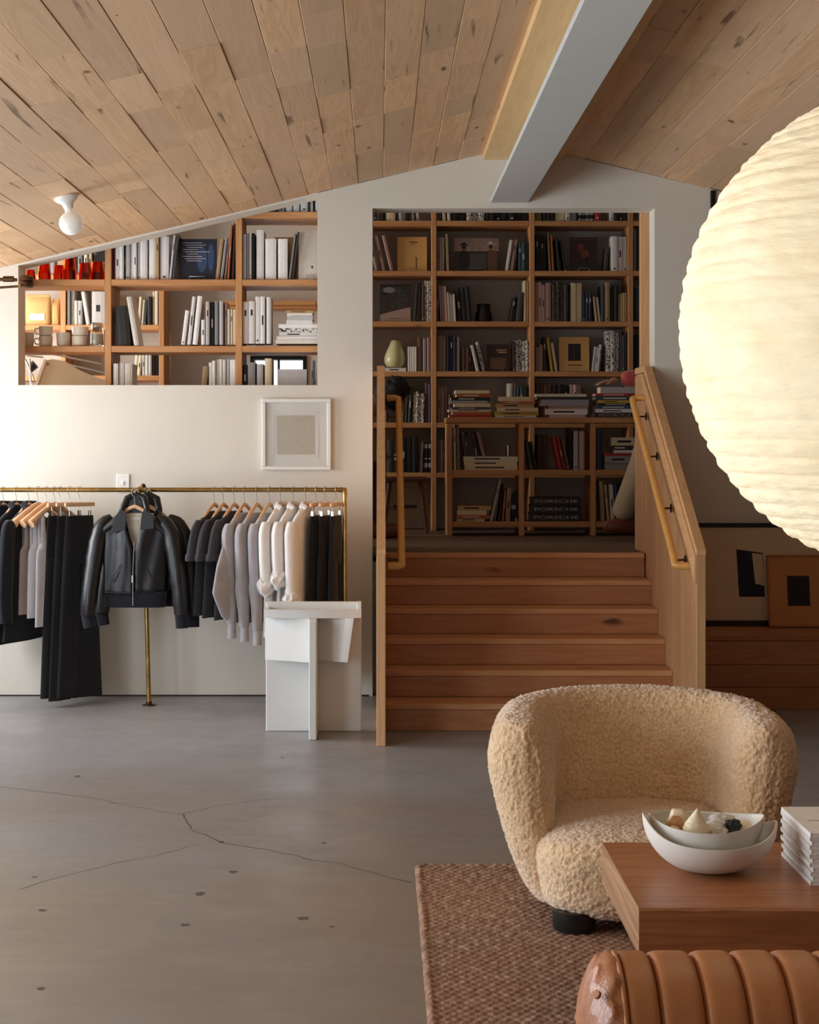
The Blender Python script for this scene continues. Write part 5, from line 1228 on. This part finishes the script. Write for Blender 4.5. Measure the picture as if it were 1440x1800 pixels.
# shell: U-shaped path (centre line of the padded wall)
def upath(t):
    """t in [0,1]: left arm front -> round the back -> right arm front; returns point, outward normal"""
    a, yf, yb, b = .372, -.30, .0, .31
    L1 = yb - yf; La = math.pi * (a + b) / 2; L = 2 * L1 + La; s = t * L
    if s < L1: return Vector((-a - .012 * math.sin(math.pi * s / L1), yf + s, 0)), Vector((-1, 0, 0))
    if s > L1 + La: q = s - L1 - La; return Vector((a + .012 * math.sin(math.pi * (1 - q / L1)), yb - q, 0)), Vector((1, 0, 0))
    th = (s - L1) / La * math.pi
    p = Vector((-a * math.cos(th), yb + b * math.sin(th), 0)); n = Vector((-math.cos(th) / a, math.sin(th) / b, 0)).normalized(); return p, n
NT_, NS = 140, 72
rings = []
for i in range(NT_ + 1):
    t = i / NT_
    p, n = upath(t)
    e = min(t, 1 - t) * 2.0
    endr = .125
    Ltot = 2 * .30 + math.pi * (.375 + .31) / 2
    d_end = min(t, 1 - t) * Ltot
    k = 1.0 if d_end > endr else math.sqrt(max(0, 1 - ((endr - d_end) / endr) ** 2))
    back = math.sin(math.pi * t) ** 1.2
    top = .618 + .034 * back
    th = (.113 - .008 * back)
    ring_ = []
    for j in range(NS):
        a = 2 * math.pi * j / NS
        # superellipse section: width th, from z=.06 to top
        ca, sa = math.cos(a), math.sin(a)
        zc, zh = (top + .04) / 2, (top - .04) / 2
        ez = .55
        z = zc + zh * math.copysign(abs(sa) ** ez, sa)
        f = (z - .04) / (top - .04)
        w_ = th * (.50 + .50 * min(1, f * 1.35)) * math.copysign(abs(ca) ** .75, ca)
        inset = -.070 * (1 - f) ** 1.3 + .012 * math.sin(math.pi * f)      # the wall leans in towards the foot
        kk = max(k, .02)
        zz = zc + (z - zc) * (.90 + .10 * kk)
        ring_.append(tuple(p + n * (w_ * kk + inset) + Vector((0, 0, zz))))
    rings.append(ring_)
shell = MB().loft(rings).build('shell', M['shearling'], acn, smooth=180); fluff(shell)
def superell(name, c, r, e1, e2, nu, nv, mat, parent, bulge=None):
    rings = []
    for i in range(nv + 1):
        ph = -math.pi / 2 + math.pi * i / nv; cp, sp_ = math.cos(ph), math.sin(ph)
        cz = math.copysign(abs(sp_) ** e1, sp_); cr_ = abs(cp) ** e1
        ring_ = []
        for j in range(nu):
            th = 2 * math.pi * j / nu; ct, st_ = math.cos(th), math.sin(th)
            x = r[0] * cr_ * math.copysign(abs(ct) ** e2, ct); y = r[1] * cr_ * math.copysign(abs(st_) ** e2, st_); z = r[2] * cz
            if bulge: x, y, z = bulge(x, y, z)
            ring_.append((c[0] + x, c[1] + y, c[2] + z))
        rings.append(ring_)
    return MB().loft(rings).build(name, mat, parent, smooth=180)
def seat_shape(x, y, z):
    f = (z + .138) / .276
    y2 = y * (.9 + .1 * f); x2 = x * (.88 + .12 * f)
    z2 = z + .022 * (1 - (x / .33) ** 2) * max(0, f - .3)
    return x2, y2, z2
seat = superell('seat', (0, -.115, .152), (.365, .372, .138), .45, .55, 200, 130, M['shearling'], acn, seat_shape); fluff(seat)
back = superell('back_cushion', (0, .225, .37), (.27, .075, .20), .6, .8, 160, 110, M['shearling'], acn, lambda x, y, z: (x, y - .10 * (x / .27) ** 2 + .03 * z / .19, z)); fluff(back)
for sx, sy in ((-.225, -.365), (.225, -.365), (-.22, .22), (.22, .22)):
    MB().lathe([(0, .0), (.062, 0), (.066, .012), (.068, .06), (0, .06)], 24, (sx, sy, 0)).build('foot', M['black_wood'], acn, smooth=40)

# ================================================================ COFFEE TABLE
TZ = .40; tx0, tx1, ty0, ty1 = .6118, 1.95, 4.03, 4.70
ct = thing('coffee_table', 'thick reddish fir coffee table with worn edges in front of the armchair', 'table', ((tx0 + tx1) / 2, (ty0 + ty1) / 2, RZ))
def worn_slab(x0, x1, y0, y1, z0, z1, mats, name):
    # board with slightly wavy worn arrises
    n = 60; secs = []
    for i in range(n + 1):
        x = x0 + (x1 - x0) * i / n; w1 = .003 * noise.noise(Vector((x * 9, 1, 0))); w2 = .003 * noise.noise(Vector((x * 7, 5, 0))); b = .006 + .003 * noise.noise(Vector((x * 14, 9, 0)))
        secs.append([(x, y0 + w1, z0 + .004), (x, y0 + w1, z1 - b), (x, y0 + w1 + b, z1), (x, y1 - b, z1), (x, y1 + w2, z1 - b), (x, y1 + w2, z0 + .004), (x, y1 - .004, z0), (x, y0 + .004, z0)])
    m = MB().loft(secs); m.m[-1] = 1; m.m[-2] = 1
    return m.build(name, mats)
top = worn_slab(tx0, tx1, ty0, ty1 - .0, TZ - .112, TZ, [M['table'], M['table_end']], 'table_top'); keep(top, ct)
keep(MB().box(tx0 + .30, tx1 - .05, ty0 + .14, ty1 - .14, RZ + .001, TZ - .1125, .006).build('plinth', M['table']), ct)
# ---------------------------------------------------------------- bowls, shells
M['matte_white'] = plain('matte_white_stoneware', (226, 220, 210), .55, var=.03, bump=(60, .1, .002))
def boat_bowl(name, label, c, L, Wd, H, rz, tipl, tipr, rimk, dip):
    """pinched bowl: two raised tips, thin wall"""
    nu, nv = 72, 26
    def surf(inner):
        rr = []
        for i in range(nv + 1):
            v = i / nv; row = []
            for j in range(nu):
                a = 2 * math.pi * j / nu; ca, sa = math.cos(a), math.sin(a)
                # plan outline: lens with pointed ends
                rx = L / 2 * ca; ry = Wd / 2 * math.copysign(abs(sa) ** 1.15, sa)
                f = math.sin(v * math.pi / 2) ** .72 if v > 0 else 0
                base = .30
                f = base * min(1, v / .08) if v < .08 else base + (1 - base) * math.sin((v - .08) / .92 * math.pi / 2) ** 1.05
                rim = H * (1 - dip * (1 - abs(ca) ** 2.2)) + (tipl if ca < 0 else tipr) * abs(ca) ** 7
                z = 0 if v < .08 else rim * ((v - .08) / .92) ** 1.7
                q = 1.0
                x, y = rx * f, ry * f
                if inner: x *= .965 ; y *= .95; z = z * .985 + .006 * (1 - v)
                row.append((x, y, z))
            rr.append(row)
        return rr
    o_ = surf(False); i_ = surf(True)
    m = MB(); m.loft(o_ + list(reversed(i_)), caps=True)
    o = m.build(name, M['matte_white'], smooth=70, loc=c, rot=(0, 0, rz)); return tag(o, label, 'bowl', None)
bw = P(1245, 1520, 4.42); bw = Vector((bw.x, 4.40, TZ + .001))
boat_bowl('outer_bowl', 'large white boat-shaped ceramic bowl with pinched tips on the coffee table', bw, .345, .300, .104, R(-3), .040, .022, 1, .20)
boat_bowl('inner_bowl', 'smaller white ceramic bowl nested inside the large one, holding shells', bw + Vector((-.006, .014, .012)), .292, .262, .122, R(-12), .004, .008, 1, .14)
M['shell_a'] = plain('cream_shell', (236, 218, 184), .4, var=.12, vscale=30, bump=(40, .3, .003))
M['shell_b'] = plain('rust_shell', (206, 152, 104), .4, var=.25, vscale=30)
M['stone_w'] = plain('white_coral_stone', (228, 220, 210), .8, var=.08, bump=(50, .6, .004))
M['stone_k'] = plain('black_stone', (44, 42, 48), .6, var=.2)
def conch(loc, sc, rot, mat, label):
    n = 18; rr = []
    N = 40
    for i in range(N + 1):
        t = i / N; r = sc * .46 * (min(1, t / .18) ** .5) * max(.04, 1 - max(0, t - .18) / .86) ** .9 * (1 + .06 * abs(math.sin(t * 22))) * (.78 + .35 * math.sin(math.pi * t))
        if t > .96: r *= max(.1, (1 - t) / .04)
        rr.append([(r * math.cos(a) * (1.15 if math.cos(a) > 0 else 1), r * math.sin(a) + .1 * sc * math.sin(3 * t), sc * t * 1.2) for a in [2 * math.pi * j / n for j in range(n)]])
    o = MB().loft(rr).build('sea_shell', mat, smooth=60, loc=loc, rot=rot); return tag(o, label, 'shell', 'shells in the inner bowl')
def pebble(loc, r, mat, label, rot=(0, 0, 0), nm='pebble', amp=.25, e=1.0):
    rr = []
    for i in range(17):
        ph = -math.pi / 2 + math.pi * i / 16; row = []
        for j in range(22):
            th = 2 * math.pi * j / 22; d = Vector((math.cos(ph) * math.cos(th), math.cos(ph) * math.sin(th), math.sin(ph)))
            k = 1 + amp * noise.noise(d * 2.2 + Vector(loc) * 30); row.append((d.x * r[0] * k * 1.3, d.y * r[1] * k * 1.1, d.z * r[2] * k * 1.3))
        rr.append(row)
    o = MB().loft(rr).build(nm, mat, smooth=60 if amp < .5 else 20, loc=loc, rot=rot); return tag(o, label, 'shell' if 'shell' in nm else 'stone', 'shells in the inner bowl')
bz = TZ + .075
def bpos(px, py, D): p = P(px, py, D); return p
conch(bpos(1221, 1478, 4.36), .072, (R(8), R(4), 0), M['shell_a'], 'upright cream conch shell in the nested bowl')
pebble(bpos(1194, 1445, 4.43), (.024, .018, .027), M['shell_a'], 'open cream scallop-like shell with rust inside', nm='sea_shell')
pebble(bpos(1189, 1450, 4.408), (.015, .004, .018), M['shell_b'], 'rust patch shell half resting inside the scallop', nm='sea_shell')
pebble(bpos(1186, 1463, 4.37), (.014, .012, .011), M['shell_a'], 'small curled shell by the bowl tip', nm='sea_shell', amp=.5)
pebble(bpos(1206, 1467, 4.36), (.010, .010, .008), M['shell_b'], 'tiny rust shell between conch and scallop', nm='sea_shell')
pebble(bpos(1266, 1444, 4.44), (.027, .02, .016), M['stone_w'], 'rough cream coral lump resting on white coral', nm='sea_shell', amp=.4)
pebble(bpos(1259, 1460, 4.38), (.020, .016, .014), M['stone_w'], 'white coral lump beside the conch shell', nm='sea_shell', amp=.5)
pebble(bpos(1289, 1455, 4.385), (.016, .014, .016), M['stone_k'], 'dark grey angular stone among the shells', amp=.7)
pebble(bpos(1308, 1452, 4.42), (.018, .014, .012), M['shell_a'], 'small cream shell at the pointed end of the bowl', nm='sea_shell')
# ---------------------------------------------------------------- stack of white booklets
z = TZ + .0008; n_ = 12
for i in range(n_):
    t = .0104; jx, jy = random.uniform(-.004, .004), random.uniform(-.005, .005)
    b = MB(); x0 = 1.072; b.box(0, .24, 0, .31, 0, .0006); b.box(0, .24, 0, .31, t - .0006, t); b.box(0, .0006, 0, .31, .0006, t - .0006); b.box(.0012, .2385, .001, .309, .0006, t - .0006, 0, 1)
    o = b.build('booklet', [M['bk_white'], M['label_white']], loc=(x0 + jx, 4.238 + jy, z)); z += t + .0004
    nm = ['bottom', 'second', 'third', 'fourth', 'fifth', 'sixth', 'seventh', 'eighth', 'ninth', 'tenth', 'eleventh', 'top'][i]
    tag(o, 'white booklet, %s %s of the stack on the coffee table' % (nm, '' if i in (0, n_ - 1) else 'from the bottom') if i not in (0, n_ - 1) else '%s white booklet of the stack on the coffee table' % nm, 'booklet', 'white booklets on the coffee table')
    if i == n_ - 1: MB().box(.03, .12, .14, .146, t, t + .0003).build('title_line', M['bk_grey'], o)

# ================================================================ LEATHER LOUNGE CHAIR (foreground)
M['cognac'] = leather('cognac_leather', (188, 124, 76), .42, 26, .25, .14)
M['cognac_dark'] = leather('cognac_leather_end', (172, 108, 70), .36, 22, .6, .2)
cy, cz_, cr_ = 3.25, .345, .180       # bolster axis
sofa = thing('leather_sofa', 'cognac channel-tufted leather sofa with rounded bolster back in the foreground', 'sofa', (1.2, cy, RZ))
seams = [(px - XC) * 3.33 / F for px in (1076, 1131, 1205, 1276, 1348, 1420, 1492, 1564, 1636, 1708, 1780)]
def chan_ring(x, r, sag=0.0):
    n = 48; out = []
    for j in range(n):
        a = 2 * math.pi * j / n
        rr_ = r * (1 + .012 * noise.noise(Vector((x * 6, math.cos(a) * 2, math.sin(a) * 2))))
        out.append((x, cy + rr_ * math.cos(a) * 1.02, cz_ + rr_ * math.sin(a)))
    return out
for a, b in zip(seams, seams[1:]):
    rr = []; N = 14
    for i in range(N + 1):
        t = i / N; x = a + .0012 + (b - a - .0024) * t
        bul = (1 - abs(2 * t - 1) ** 7) 
        rr.append(chan_ring(x, cr_ - .011 + .011 * bul ** .7))
    keep(MB().loft(rr).build('channel', M['cognac'], smooth=60), sofa)
# rounded end cap with gathered folds
rr = []; x0 = seams[0]; N = 26
for i in range(N + 1):
    t = i / N; ang_ = t * math.pi / 2; r = cr_ * math.cos(ang_) ** .55 if t < 1 else .002; x = x0 - .001 - .070 * math.sin(ang_)
    n = 72; row = []
    for j in range(n):
        a = 2 * math.pi * j / n; fold = .018 * math.sin(t * math.pi) * (.5 * math.sin(13 * a + 2 * math.sin(3 * a)) + .9 * noise.noise(Vector((math.cos(a) * 3, math.sin(a) * 3, t * 5))))
        row.append((x + fold * .5, cy + (r + fold) * math.cos(a) * 1.02, cz_ + (r + fold) * math.sin(a)))
    rr.append(row)
keep(MB().loft(rr).build('end_cap', M['cognac_dark'], smooth=180), sofa)
MBp = MB(); pts = [(x0 - .004, cy + (cr_ - .004) * 1.02 * math.cos(a), cz_ + (cr_ - .004) * math.sin(a)) for a in [2 * math.pi * j / 60 for j in range(61)]]
keep(MBp.tube(pts, .0055, 8).build('end_piping', M['cognac'], smooth=60), sofa)
keep(MB().tube([(x0 - .05, cy - .10, cz_ + .135), (x0 - .055, cy - .104, cz_ + .139)], .008, 12).build('button', M['cognac_dark'], smooth=60), sofa)
keep(MB().box(seams[0] + .01, seams[-1], cy - .78, cy + .10, RZ + .06, cz_ - .06, .04).build('seat_base', M['cognac']), sofa)
for sx in (seams[0] + .06, seams[-1] - .06):
    for sy in (-.7, .06): keep(MB().lathe([(0, .001), (.022, .001), (.026, .07), (0, .07)], 16, (sx, cy + sy, RZ)).build('leg', M['black_wood'], smooth=40), sofa)

# ================================================================ PAPER LANTERN
def paper():
    m = NT('washi_paper'); m.set('Roughness', .9); m.set('Specular IOR Level', .1)
    v = m.coords(rand=False); f = m.noise(v, 7, 5, .6); fib = m.noise(m.coords((1, 1, 5), rand=False), 16, 4, .65)
    c = m.ramp(f, [(.3, srgb(242, 222, 182)), (.7, srgb(252, 238, 206))]); m.color(c)
    e = m.mix(m.mrange(fib, .35, .7, 0, .35), c, srgb(242, 214, 170)); m.l(e, m.bsdf.inputs['Emission Color'])
    m.set('Emission Strength', .34)
    m.bump(fib, .45, .012); return m.mat
M['paper'] = paper()
LC = P(1637, 578, 4.12); LR = .600
lan = thing('paper_lantern', 'huge round ribbed white paper lantern hanging over the coffee table', 'lantern', LC); lan.rotation_euler = (0, R(2.5), 0)
NRB = 40; nv = NRB * 10; nu = 160; rr = []
for i in range(nv + 1):
    ph = R(8) + (math.pi - 2 * R(8)) * i / nv
    row = []
    for j in range(nu):
        th = 2 * math.pi * j / nu
        q = ph / math.pi * NRB + th / (2 * math.pi)
        sc = abs(math.sin(math.pi * q))
        r = LR * (1 - .007 + .009 * sc ** .7) + .0045 * noise.noise(Vector((th * 5, ph * 20, 1.3))) * sc + .003 * noise.noise(Vector((th * 14, ph * 40, 4)))
        row.append((r * math.sin(ph) * math.cos(th), r * math.sin(ph) * math.sin(th), r * math.cos(ph)))
    rr.append(row)
shade = MB().loft(rr, caps=False).build('paper_shade', M['paper'], lan, smooth=180)
M['rib_wire'] = plain('lantern_bamboo_rib', (214, 196, 156), .7)
for sgn in (1, -1):
    zc_ = LR * math.cos(R(8)) * sgn; r_ = LR * math.sin(R(8))
    MB().tube([(r_ * math.cos(a), r_ * math.sin(a), zc_) for a in [2 * math.pi * k / 32 for k in range(33)]], .003, 6).build('wire_ring', M['steel'], lan)
cord_top = roof(LC.x) - .002 - LC.z
MB().tube([(0, 0, LR * .97), (0, 0, cord_top)], .003, 8).build('cord', M['black_metal'], lan)
MB().tube([(-.084, 0, LR * .99), (.084, 0, LR * .99)], .0025, 6).build('cross_wire', M['steel'], lan)
MB().lathe([(0, -.02), (.045, -.02), (.045, 0), (0, 0)], 24, (0, 0, cord_top)).build('ceiling_rose', M['ceramic'], lan, smooth=40)
pl_ = bpy.data.lights.new('lantern_bulb', 'POINT'); pl_.energy = 1.5; pl_.color = (1, .86, .66); pl_.shadow_soft_size = .06
plo = bpy.data.objects.new('lantern_bulb', pl_); COL.objects.link(plo); plo.parent = lan

# ================================================================ PEOPLE IN THE LOFT
def skin_body(name, pts, edges, mat, parent, root=0, sub=2):
    me = bpy.data.meshes.new(name); me.from_pydata([p[:3] for p in pts], edges, []); me.update()
    o = bpy.data.objects.new(name, me); COL.objects.link(o); o.parent = parent
    o.modifiers.new('skin', 'SKIN')
    if not me.skin_vertices: 
        me.attributes  # layer is made by the modifier
    for i, p in enumerate(pts):
        sv = me.skin_vertices[0].data[i]; sv.radius = (p[3], p[4] if len(p) > 4 else p[3]); sv.use_root = (i == root)
    s_ = o.modifiers.new('sub', 'SUBSURF'); s_.levels = sub; s_.render_levels = sub
    me.materials.append(mat); 
    o.modifiers['skin'].use_smooth_shade = True
    return o
M['skin'] = plain('skin', (178, 126, 98), .55, var=.06); M['hair'] = plain('dark_curly_hair', (26, 19, 17), .7, var=.3, vscale=60, bump=(90, .8, .01))
M['tan_shirt'] = cloth('tan_shirt', (150, 104, 78)); M['red_knit'] = cloth('coral_red_knit', (186, 84, 76)); M['beige_trouser'] = cloth('beige_trousers', (172, 152, 122)); M['shoe'] = leather('brown_shoe', (110, 54, 36), .4)
M['dark_trouser'] = cloth('dark_trousers', (40, 38, 42))
def head(parent, c, yaw, pitch, hairs):
    Mx = Matrix.Translation(c) @ Matrix.Rotation(yaw, 4, 'Z') @ Matrix.Rotation(pitch, 4, 'X')
    rr = []
    for i in range(19):
        ph = math.pi * i / 18; row = []
        for j in range(26):
            th = 2 * math.pi * j / 26; x = .075 * math.sin(ph) * math.cos(th); y = .095 * math.sin(ph) * math.sin(th); z = .115 * math.cos(ph)
            if z < 0: x *= 1 + .28 * z / .115; y = y * (1 + .16 * z / .115) - .006
            row.append((x, y, z))
        rr.append(row)
    b = MB().loft(rr, M=Mx)
    b.tube([(0, -.092, .005), (0, -.112, -.022), (0, -.100, -.034)], [.008, .013, .008], 8, M=Mx)              # nose
    for s_ in (-1, 1): b.tube([(s_ * .073, .0, .02), (s_ * .080, .012, 0), (s_ * .073, .006, -.03)], [.008, .013, .008], 8, M=Mx)
    b.build('head', M['skin'], parent, smooth=180)
    for s_ in (-1, 1): MB().tube([(s_ * .03, -.090, .012), (s_ * .03, -.0945, .012)], .009, 10, M=Mx).build('eye', M['hair'], parent)
    MB().tube([(-.024, -.092, -.055), (0, -.098, -.057), (.024, -.092, -.055)], .006, 8, M=Mx).build('mouth', M['tan_shirt'], parent)
    h = MB(); rr = []
    for i in range(22):
        ph = math.pi * .70 * i / 21; row = []
        for j in range(32):
            th = 2 * math.pi * j / 32; d = Vector((math.sin(ph) * math.cos(th), math.sin(ph) * math.sin(th), math.cos(ph)))
            k = hairs + .020 * noise.noise(d * 5) + .010 * noise.noise(d * 13)
            fr = 1.0 if d.y > -.55 else max(.0, 1 - (-.55 - d.y) * 2.6) if d.z < .55 else 1
            row.append((d.x * (.076 + k * fr), d.y * (.097 + k * fr) + .008 * (1 - fr), d.z * (.114 + k)))
        rr.append(row)
    h.loft(rr, M=Mx); h.build('hair', M['hair'], parent, smooth=180)
# person bending forward, seated behind the pier
Dp = 11.75; hc = P(690, 695, Dp)
p1 = thing('person', 'dark curly-haired person in a tan shirt bending over behind the pier', 'person', (hc.x - .45, Dp, LOFT))
ox, oz = hc.x - p1.location.x, hc.z - LOFT
seat_z = .46
b_pts = [(0, 0, seat_z + .08, .15, .12), (.06, 0, seat_z + .26, .14, .11), (.18, 0, seat_z + .42, .15, .11), (ox - .14, 0, oz - .06, .14, .10), (ox - .07, 0, oz - .02, .055)]
ed = [(0, 1), (1, 2), (2, 3), (3, 4)]
for s_ in (-1, 1):
    k = len(b_pts); b_pts += [(ox - .17, s_ * .17, oz - .10, .062), (ox - .26, s_ * .22, oz - .34, .048), (ox - .22, s_ * .15, oz - .50, .036)]
    ed += [(3, k), (k, k + 1), (k + 1, k + 2)]
skin_body('shirt', b_pts, ed, M['tan_shirt'], p1)
lp = [(0, 0, seat_z + .06, .14, .12)]; le = []
for s_ in (-1, 1):
    k = len(lp); lp += [(.06, s_ * .10, seat_z + .04, .085), (.36, s_ * .12, seat_z + .02, .065), (.36, s_ * .12, .30, .052), (.34, s_ * .12, .09, .042)]; le += [(0, k), (k, k + 1), (k + 1, k + 2), (k + 2, k + 3)]
skin_body('trousers', lp, le, M['dark_trouser'], p1)
for s_ in (-1, 1):
    MB().loft([[(.30 + x + .09, s_ * .12 + y * w_, z_) for x, y in [(-.13 * q + .03, 0)] for _ in [0]] or [] for q, w_, z_ in []] or [[(.32, s_ * .12, 0), (.34, s_ * .12, 0), (.33, s_ * .12, .01)], [(.32, s_ * .12, .01), (.34, s_ * .12, .01), (.33, s_ * .12, .02)]]) if False else None
    superell('shoe', (.39, s_ * .12, .045), (.135, .045, .044), .7, .7, 24, 14, M['shoe'], p1)
    hp = [(ox - .20 - .02, s_ * .15, oz - .49, .030), (ox - .20, s_ * .145, oz - .53, .030, .016), (ox - .20 + .01, s_ * .14, oz - .57, .034, .014)]; he = [(0, 1), (1, 2)]
    for f_, (dy, ln) in enumerate(((-.026, .055), (-.009, .07), (.009, .068), (.026, .052))):
        k = len(hp); hp += [(ox - .20 + .012, s_ * (.14 + dy), oz - .585, .009), (ox - .20 + .022, s_ * (.14 + dy * 1.2), oz - .585 - ln * .5, .008), (ox - .20 + .012, s_ * (.14 + dy * 1.2), oz - .585 - ln, .007)]; he += [(2, k), (k, k + 1), (k + 1, k + 2)]
    k = len(hp); hp += [(ox - .20 + .02, s_ * .105, oz - .55, .010), (ox - .20 + .035, s_ * .09, oz - .585, .008)]; he += [(1, k), (k, k + 1)]
    skin_body('hand', hp, he, M['skin'], p1, sub=1)
head(p1, (ox, 0, oz), R(90), R(38), .022)
sx_ = thing('seat_stool', 'low dark stool under the bending person behind the pier', 'stool', (p1.location.x, Dp, LOFT))
MB().lathe([(0, .42), (.17, .42), (.175, .43), (.17, .455), (0, .46)], 28).build('seat', M['stool'], sx_, smooth=40)
for k in range(4): a = math.pi / 4 + k * math.pi / 2; MB().tube([(.11 * math.cos(a), .11 * math.sin(a), .42), (.16 * math.cos(a), .16 * math.sin(a), .003)], [.016, .012], 10).build('leg', M['stool'], sx_, smooth=50)
# person walking off behind the stair wall, arm and trailing leg in view
Dq = 11.50; ft = P(1072, 934, Dq)
p2 = thing('person', 'person in coral red knit and beige trousers striding behind the stair wall', 'person', (ft.x + .34, Dq, LOFT))
el = P(1068, 672, Dq)
exl, ezl = el.x - p2.location.x, el.z - LOFT
sh = 1.36
tp = [(0, 0, .95, .155, .12), (.02, 0, 1.12, .14, .11), (.05, 0, 1.30, .17, .115), (.06, 0, 1.42, .10, .08), (.07, 0, 1.50, .052)]
te = [(0, 1), (1, 2), (2, 3), (3, 4)]
eb = P(1154, 674, Dq) ; wr_ = P(1080, 668, Dq); ebx, ebz = eb.x - p2.location.x, eb.z - LOFT; wrx, wrz = wr_.x - p2.location.x, wr_.z - LOFT
k = len(tp); tp += [(.03, -.19, 1.38, .070), (.02, -.23, 1.25, .068), (ebx, -.25, ebz, .068), ((ebx + wrx) / 2, -.26, (ebz + wrz) / 2 + .01, .066), (wrx, -.26, wrz, .052)]; te += [(2, k), (k, k + 1), (k + 1, k + 2), (k + 2, k + 3), (k + 3, k + 4)]
k = len(tp); tp += [(.08, .19, 1.38, .068), (.20, .22, 1.16, .055), (.38, .20, 1.08, .042)]; te += [(2, k), (k, k + 1), (k + 1, k + 2)]
skin_body('sweater', tp, te, M['red_knit'], p2)
fx = -.34
lp = [(0, 0, .93, .14, .11)]; le = []
k = len(lp); lp += [(-.04, -.10, .82, .11), (-.13, -.10, .52, .092), (fx + .05, -.10, .13, .078)]; le += [(0, k), (k, k + 1), (k + 1, k + 2)]
k = len(lp); lp += [(.06, .10, .82, .10), (.22, .10, .50, .070), (.28, .10, .12, .058)]; le += [(0, k), (k, k + 1), (k + 1, k + 2)]
skin_body('trousers', lp, le, M['beige_trouser'], p2)
superell('shoe', (fx + .07, -.10, .095), (.135, .048, .05), .7, .7, 24, 14, M['shoe'], p2)
superell('shoe', (.33, .10, .05), (.135, .048, .05), .7, .7, 24, 14, M['shoe'], p2)
for (hx, hy, hz, dx) in ((wrx - .005, -.26, wrz - .004, -1), (.40, .20, 1.07, 1)):
    hp = [(hx, hy, hz, .028), (hx + dx * (.045), hy, hz - .01, .034, .016), (hx + dx * (.08), hy, hz - .015, .036, .015)]; he = [(0, 1), (1, 2)]
    for dy, ln in ((-.027, .05), (-.009, .065), (.009, .062), (.027, .048)):
        k = len(hp); hp += [(hx + dx * (.10), hy + dy, hz - .018, .009), (hx + dx * (.10 + ln * .5), hy + dy, hz - .026, .008), (hx + dx * (.10 + ln * .9), hy + dy, hz - .045, .007)]; he += [(2, k), (k, k + 1), (k + 1, k + 2)]
    k = len(hp); hp += [(hx + dx * (.055), hy - .038, hz - .02, .010), (hx + dx * (.085), hy - .05, hz - .035, .008)]; he += [(1, k), (k, k + 1)]
    skin_body('hand', hp, he, M['skin'], p2, sub=1)
head(p2, (.09, 0, 1.63), R(90), R(-2), .016)
# ================================================================ finish: labels that single out, rest of the small books joined
bpy.context.view_layer.update()
LAND = lambda pl: 'pier' if ('pier' in pl) else ('jamb' if ('jamb' in pl or 'end bay' in pl) else ('free end' if 'free-end' in pl else ('stair wall' if 'stair-wall' in pl else 'pier')))
books = [o for o in COL.objects if o.name.split('.')[0] == 'book' and o.parent is None]
def vis(o):
    if not o.data: return 0
    c = [o.matrix_world @ v.co for v in o.data.vertices]
    px = [XC + p.x * F / p.y for p in c]; py = [YC - (p.z - EYE) * F / p.y for p in c]
    D = min(p.y for p in c); lo, hi = min(py), max(py); x0, x1 = min(px), max(px)
    if D > 11: lo = max(lo, 375 if x0 > 650 else 0); x0 = max(x0, 678 if (x0 > 600 and lo > 640) else (657 if x0 > 600 else 0)); x1 = min(x1, 1118 if lo > 640 else 1126)
    else: hi = min(hi, 677); lo = max(lo, 470 - .2356 * x1)
    return max(0, hi - lo) * max(0, x1 - x0)
books.sort(key=vis, reverse=True)
rest = books[296:]; books = books[:296]
rest = [o for o in rest]
if rest:
    vs, fs, ms, mats = [], [], [], []
    for o in rest:
        if vis(o) < 12: bpy.data.objects.remove(o); continue
        n0 = len(vs); idx = []
        for m_ in o.data.materials:
            if m_ not in mats: mats.append(m_)
            idx.append(mats.index(m_))
        vs += [tuple(o.matrix_world @ v.co) for v in o.data.vertices]
        for p_ in o.data.polygons: fs.append(tuple(i + n0 for i in p_.vertices)); ms.append(idx[p_.material_index])
        bpy.data.objects.remove(o)
    me = bpy.data.meshes.new('small_books'); me.from_pydata(vs, [], fs)
    for m_ in mats: me.materials.append(m_)
    me.polygons.foreach_set('material_index', ms); me.update()
    so = bpy.data.objects.new('small_books', me); COL.objects.link(so)
    tag(so, 'remaining slim book spines barely showing on the loft shelves', 'books', kind='stuff')
ORDN = ['first', 'second', 'third', 'fourth', 'fifth', 'sixth', 'seventh', 'eighth', 'ninth', 'tenth', 'eleventh', 'twelfth']
byl = {}
for o in books: byl.setdefault(o['label'], []).append(o)
for lb, os2 in byl.items():
    if len(os2) < 2: continue
    flat_ = 'lying flat' in lb
    land = 'top' if flat_ else LAND(lb)
    tx = {'pier': -.2, 'jamb': 1.6, 'free end': .5, 'stair wall': 1.6}.get(land, 0)
    os2.sort(key=(lambda o: -o.location.z) if flat_ else (lambda o: abs(o.location.x - tx)))
    for i, o in enumerate(os2):
        desc = lb.replace(' standing ', ' ').replace(' leaning ', ' leaning ').replace(' lying flat', ' flat')
        a_, b_ = desc.split(' book ', 1)
        new = '%s %s book from the %s, %s' % (ORDN[min(i, 11)], a_, land, b_)
        if len(new.split()) > 16: new = new.replace(' the tall bookcase', ' tall bookcase').replace('on the ', 'on ', 1)
        if len(new.split()) > 16: new = new.replace(' low bookcase', ' bookcase').replace('in the ', 'in ', 1)
        for cut in ('thin ', 'thick ', 'tall ', 'short '):
            if len(new.split()) > 16: new = new.replace(cut, '', 1)
        o['label'] = new
for o in COL.objects:
    if o.parent is None and 'label' in o.keys():
        w_ = o['label'].split()
        if len(w_) > 16: print('LONG', o.name, o['label'])
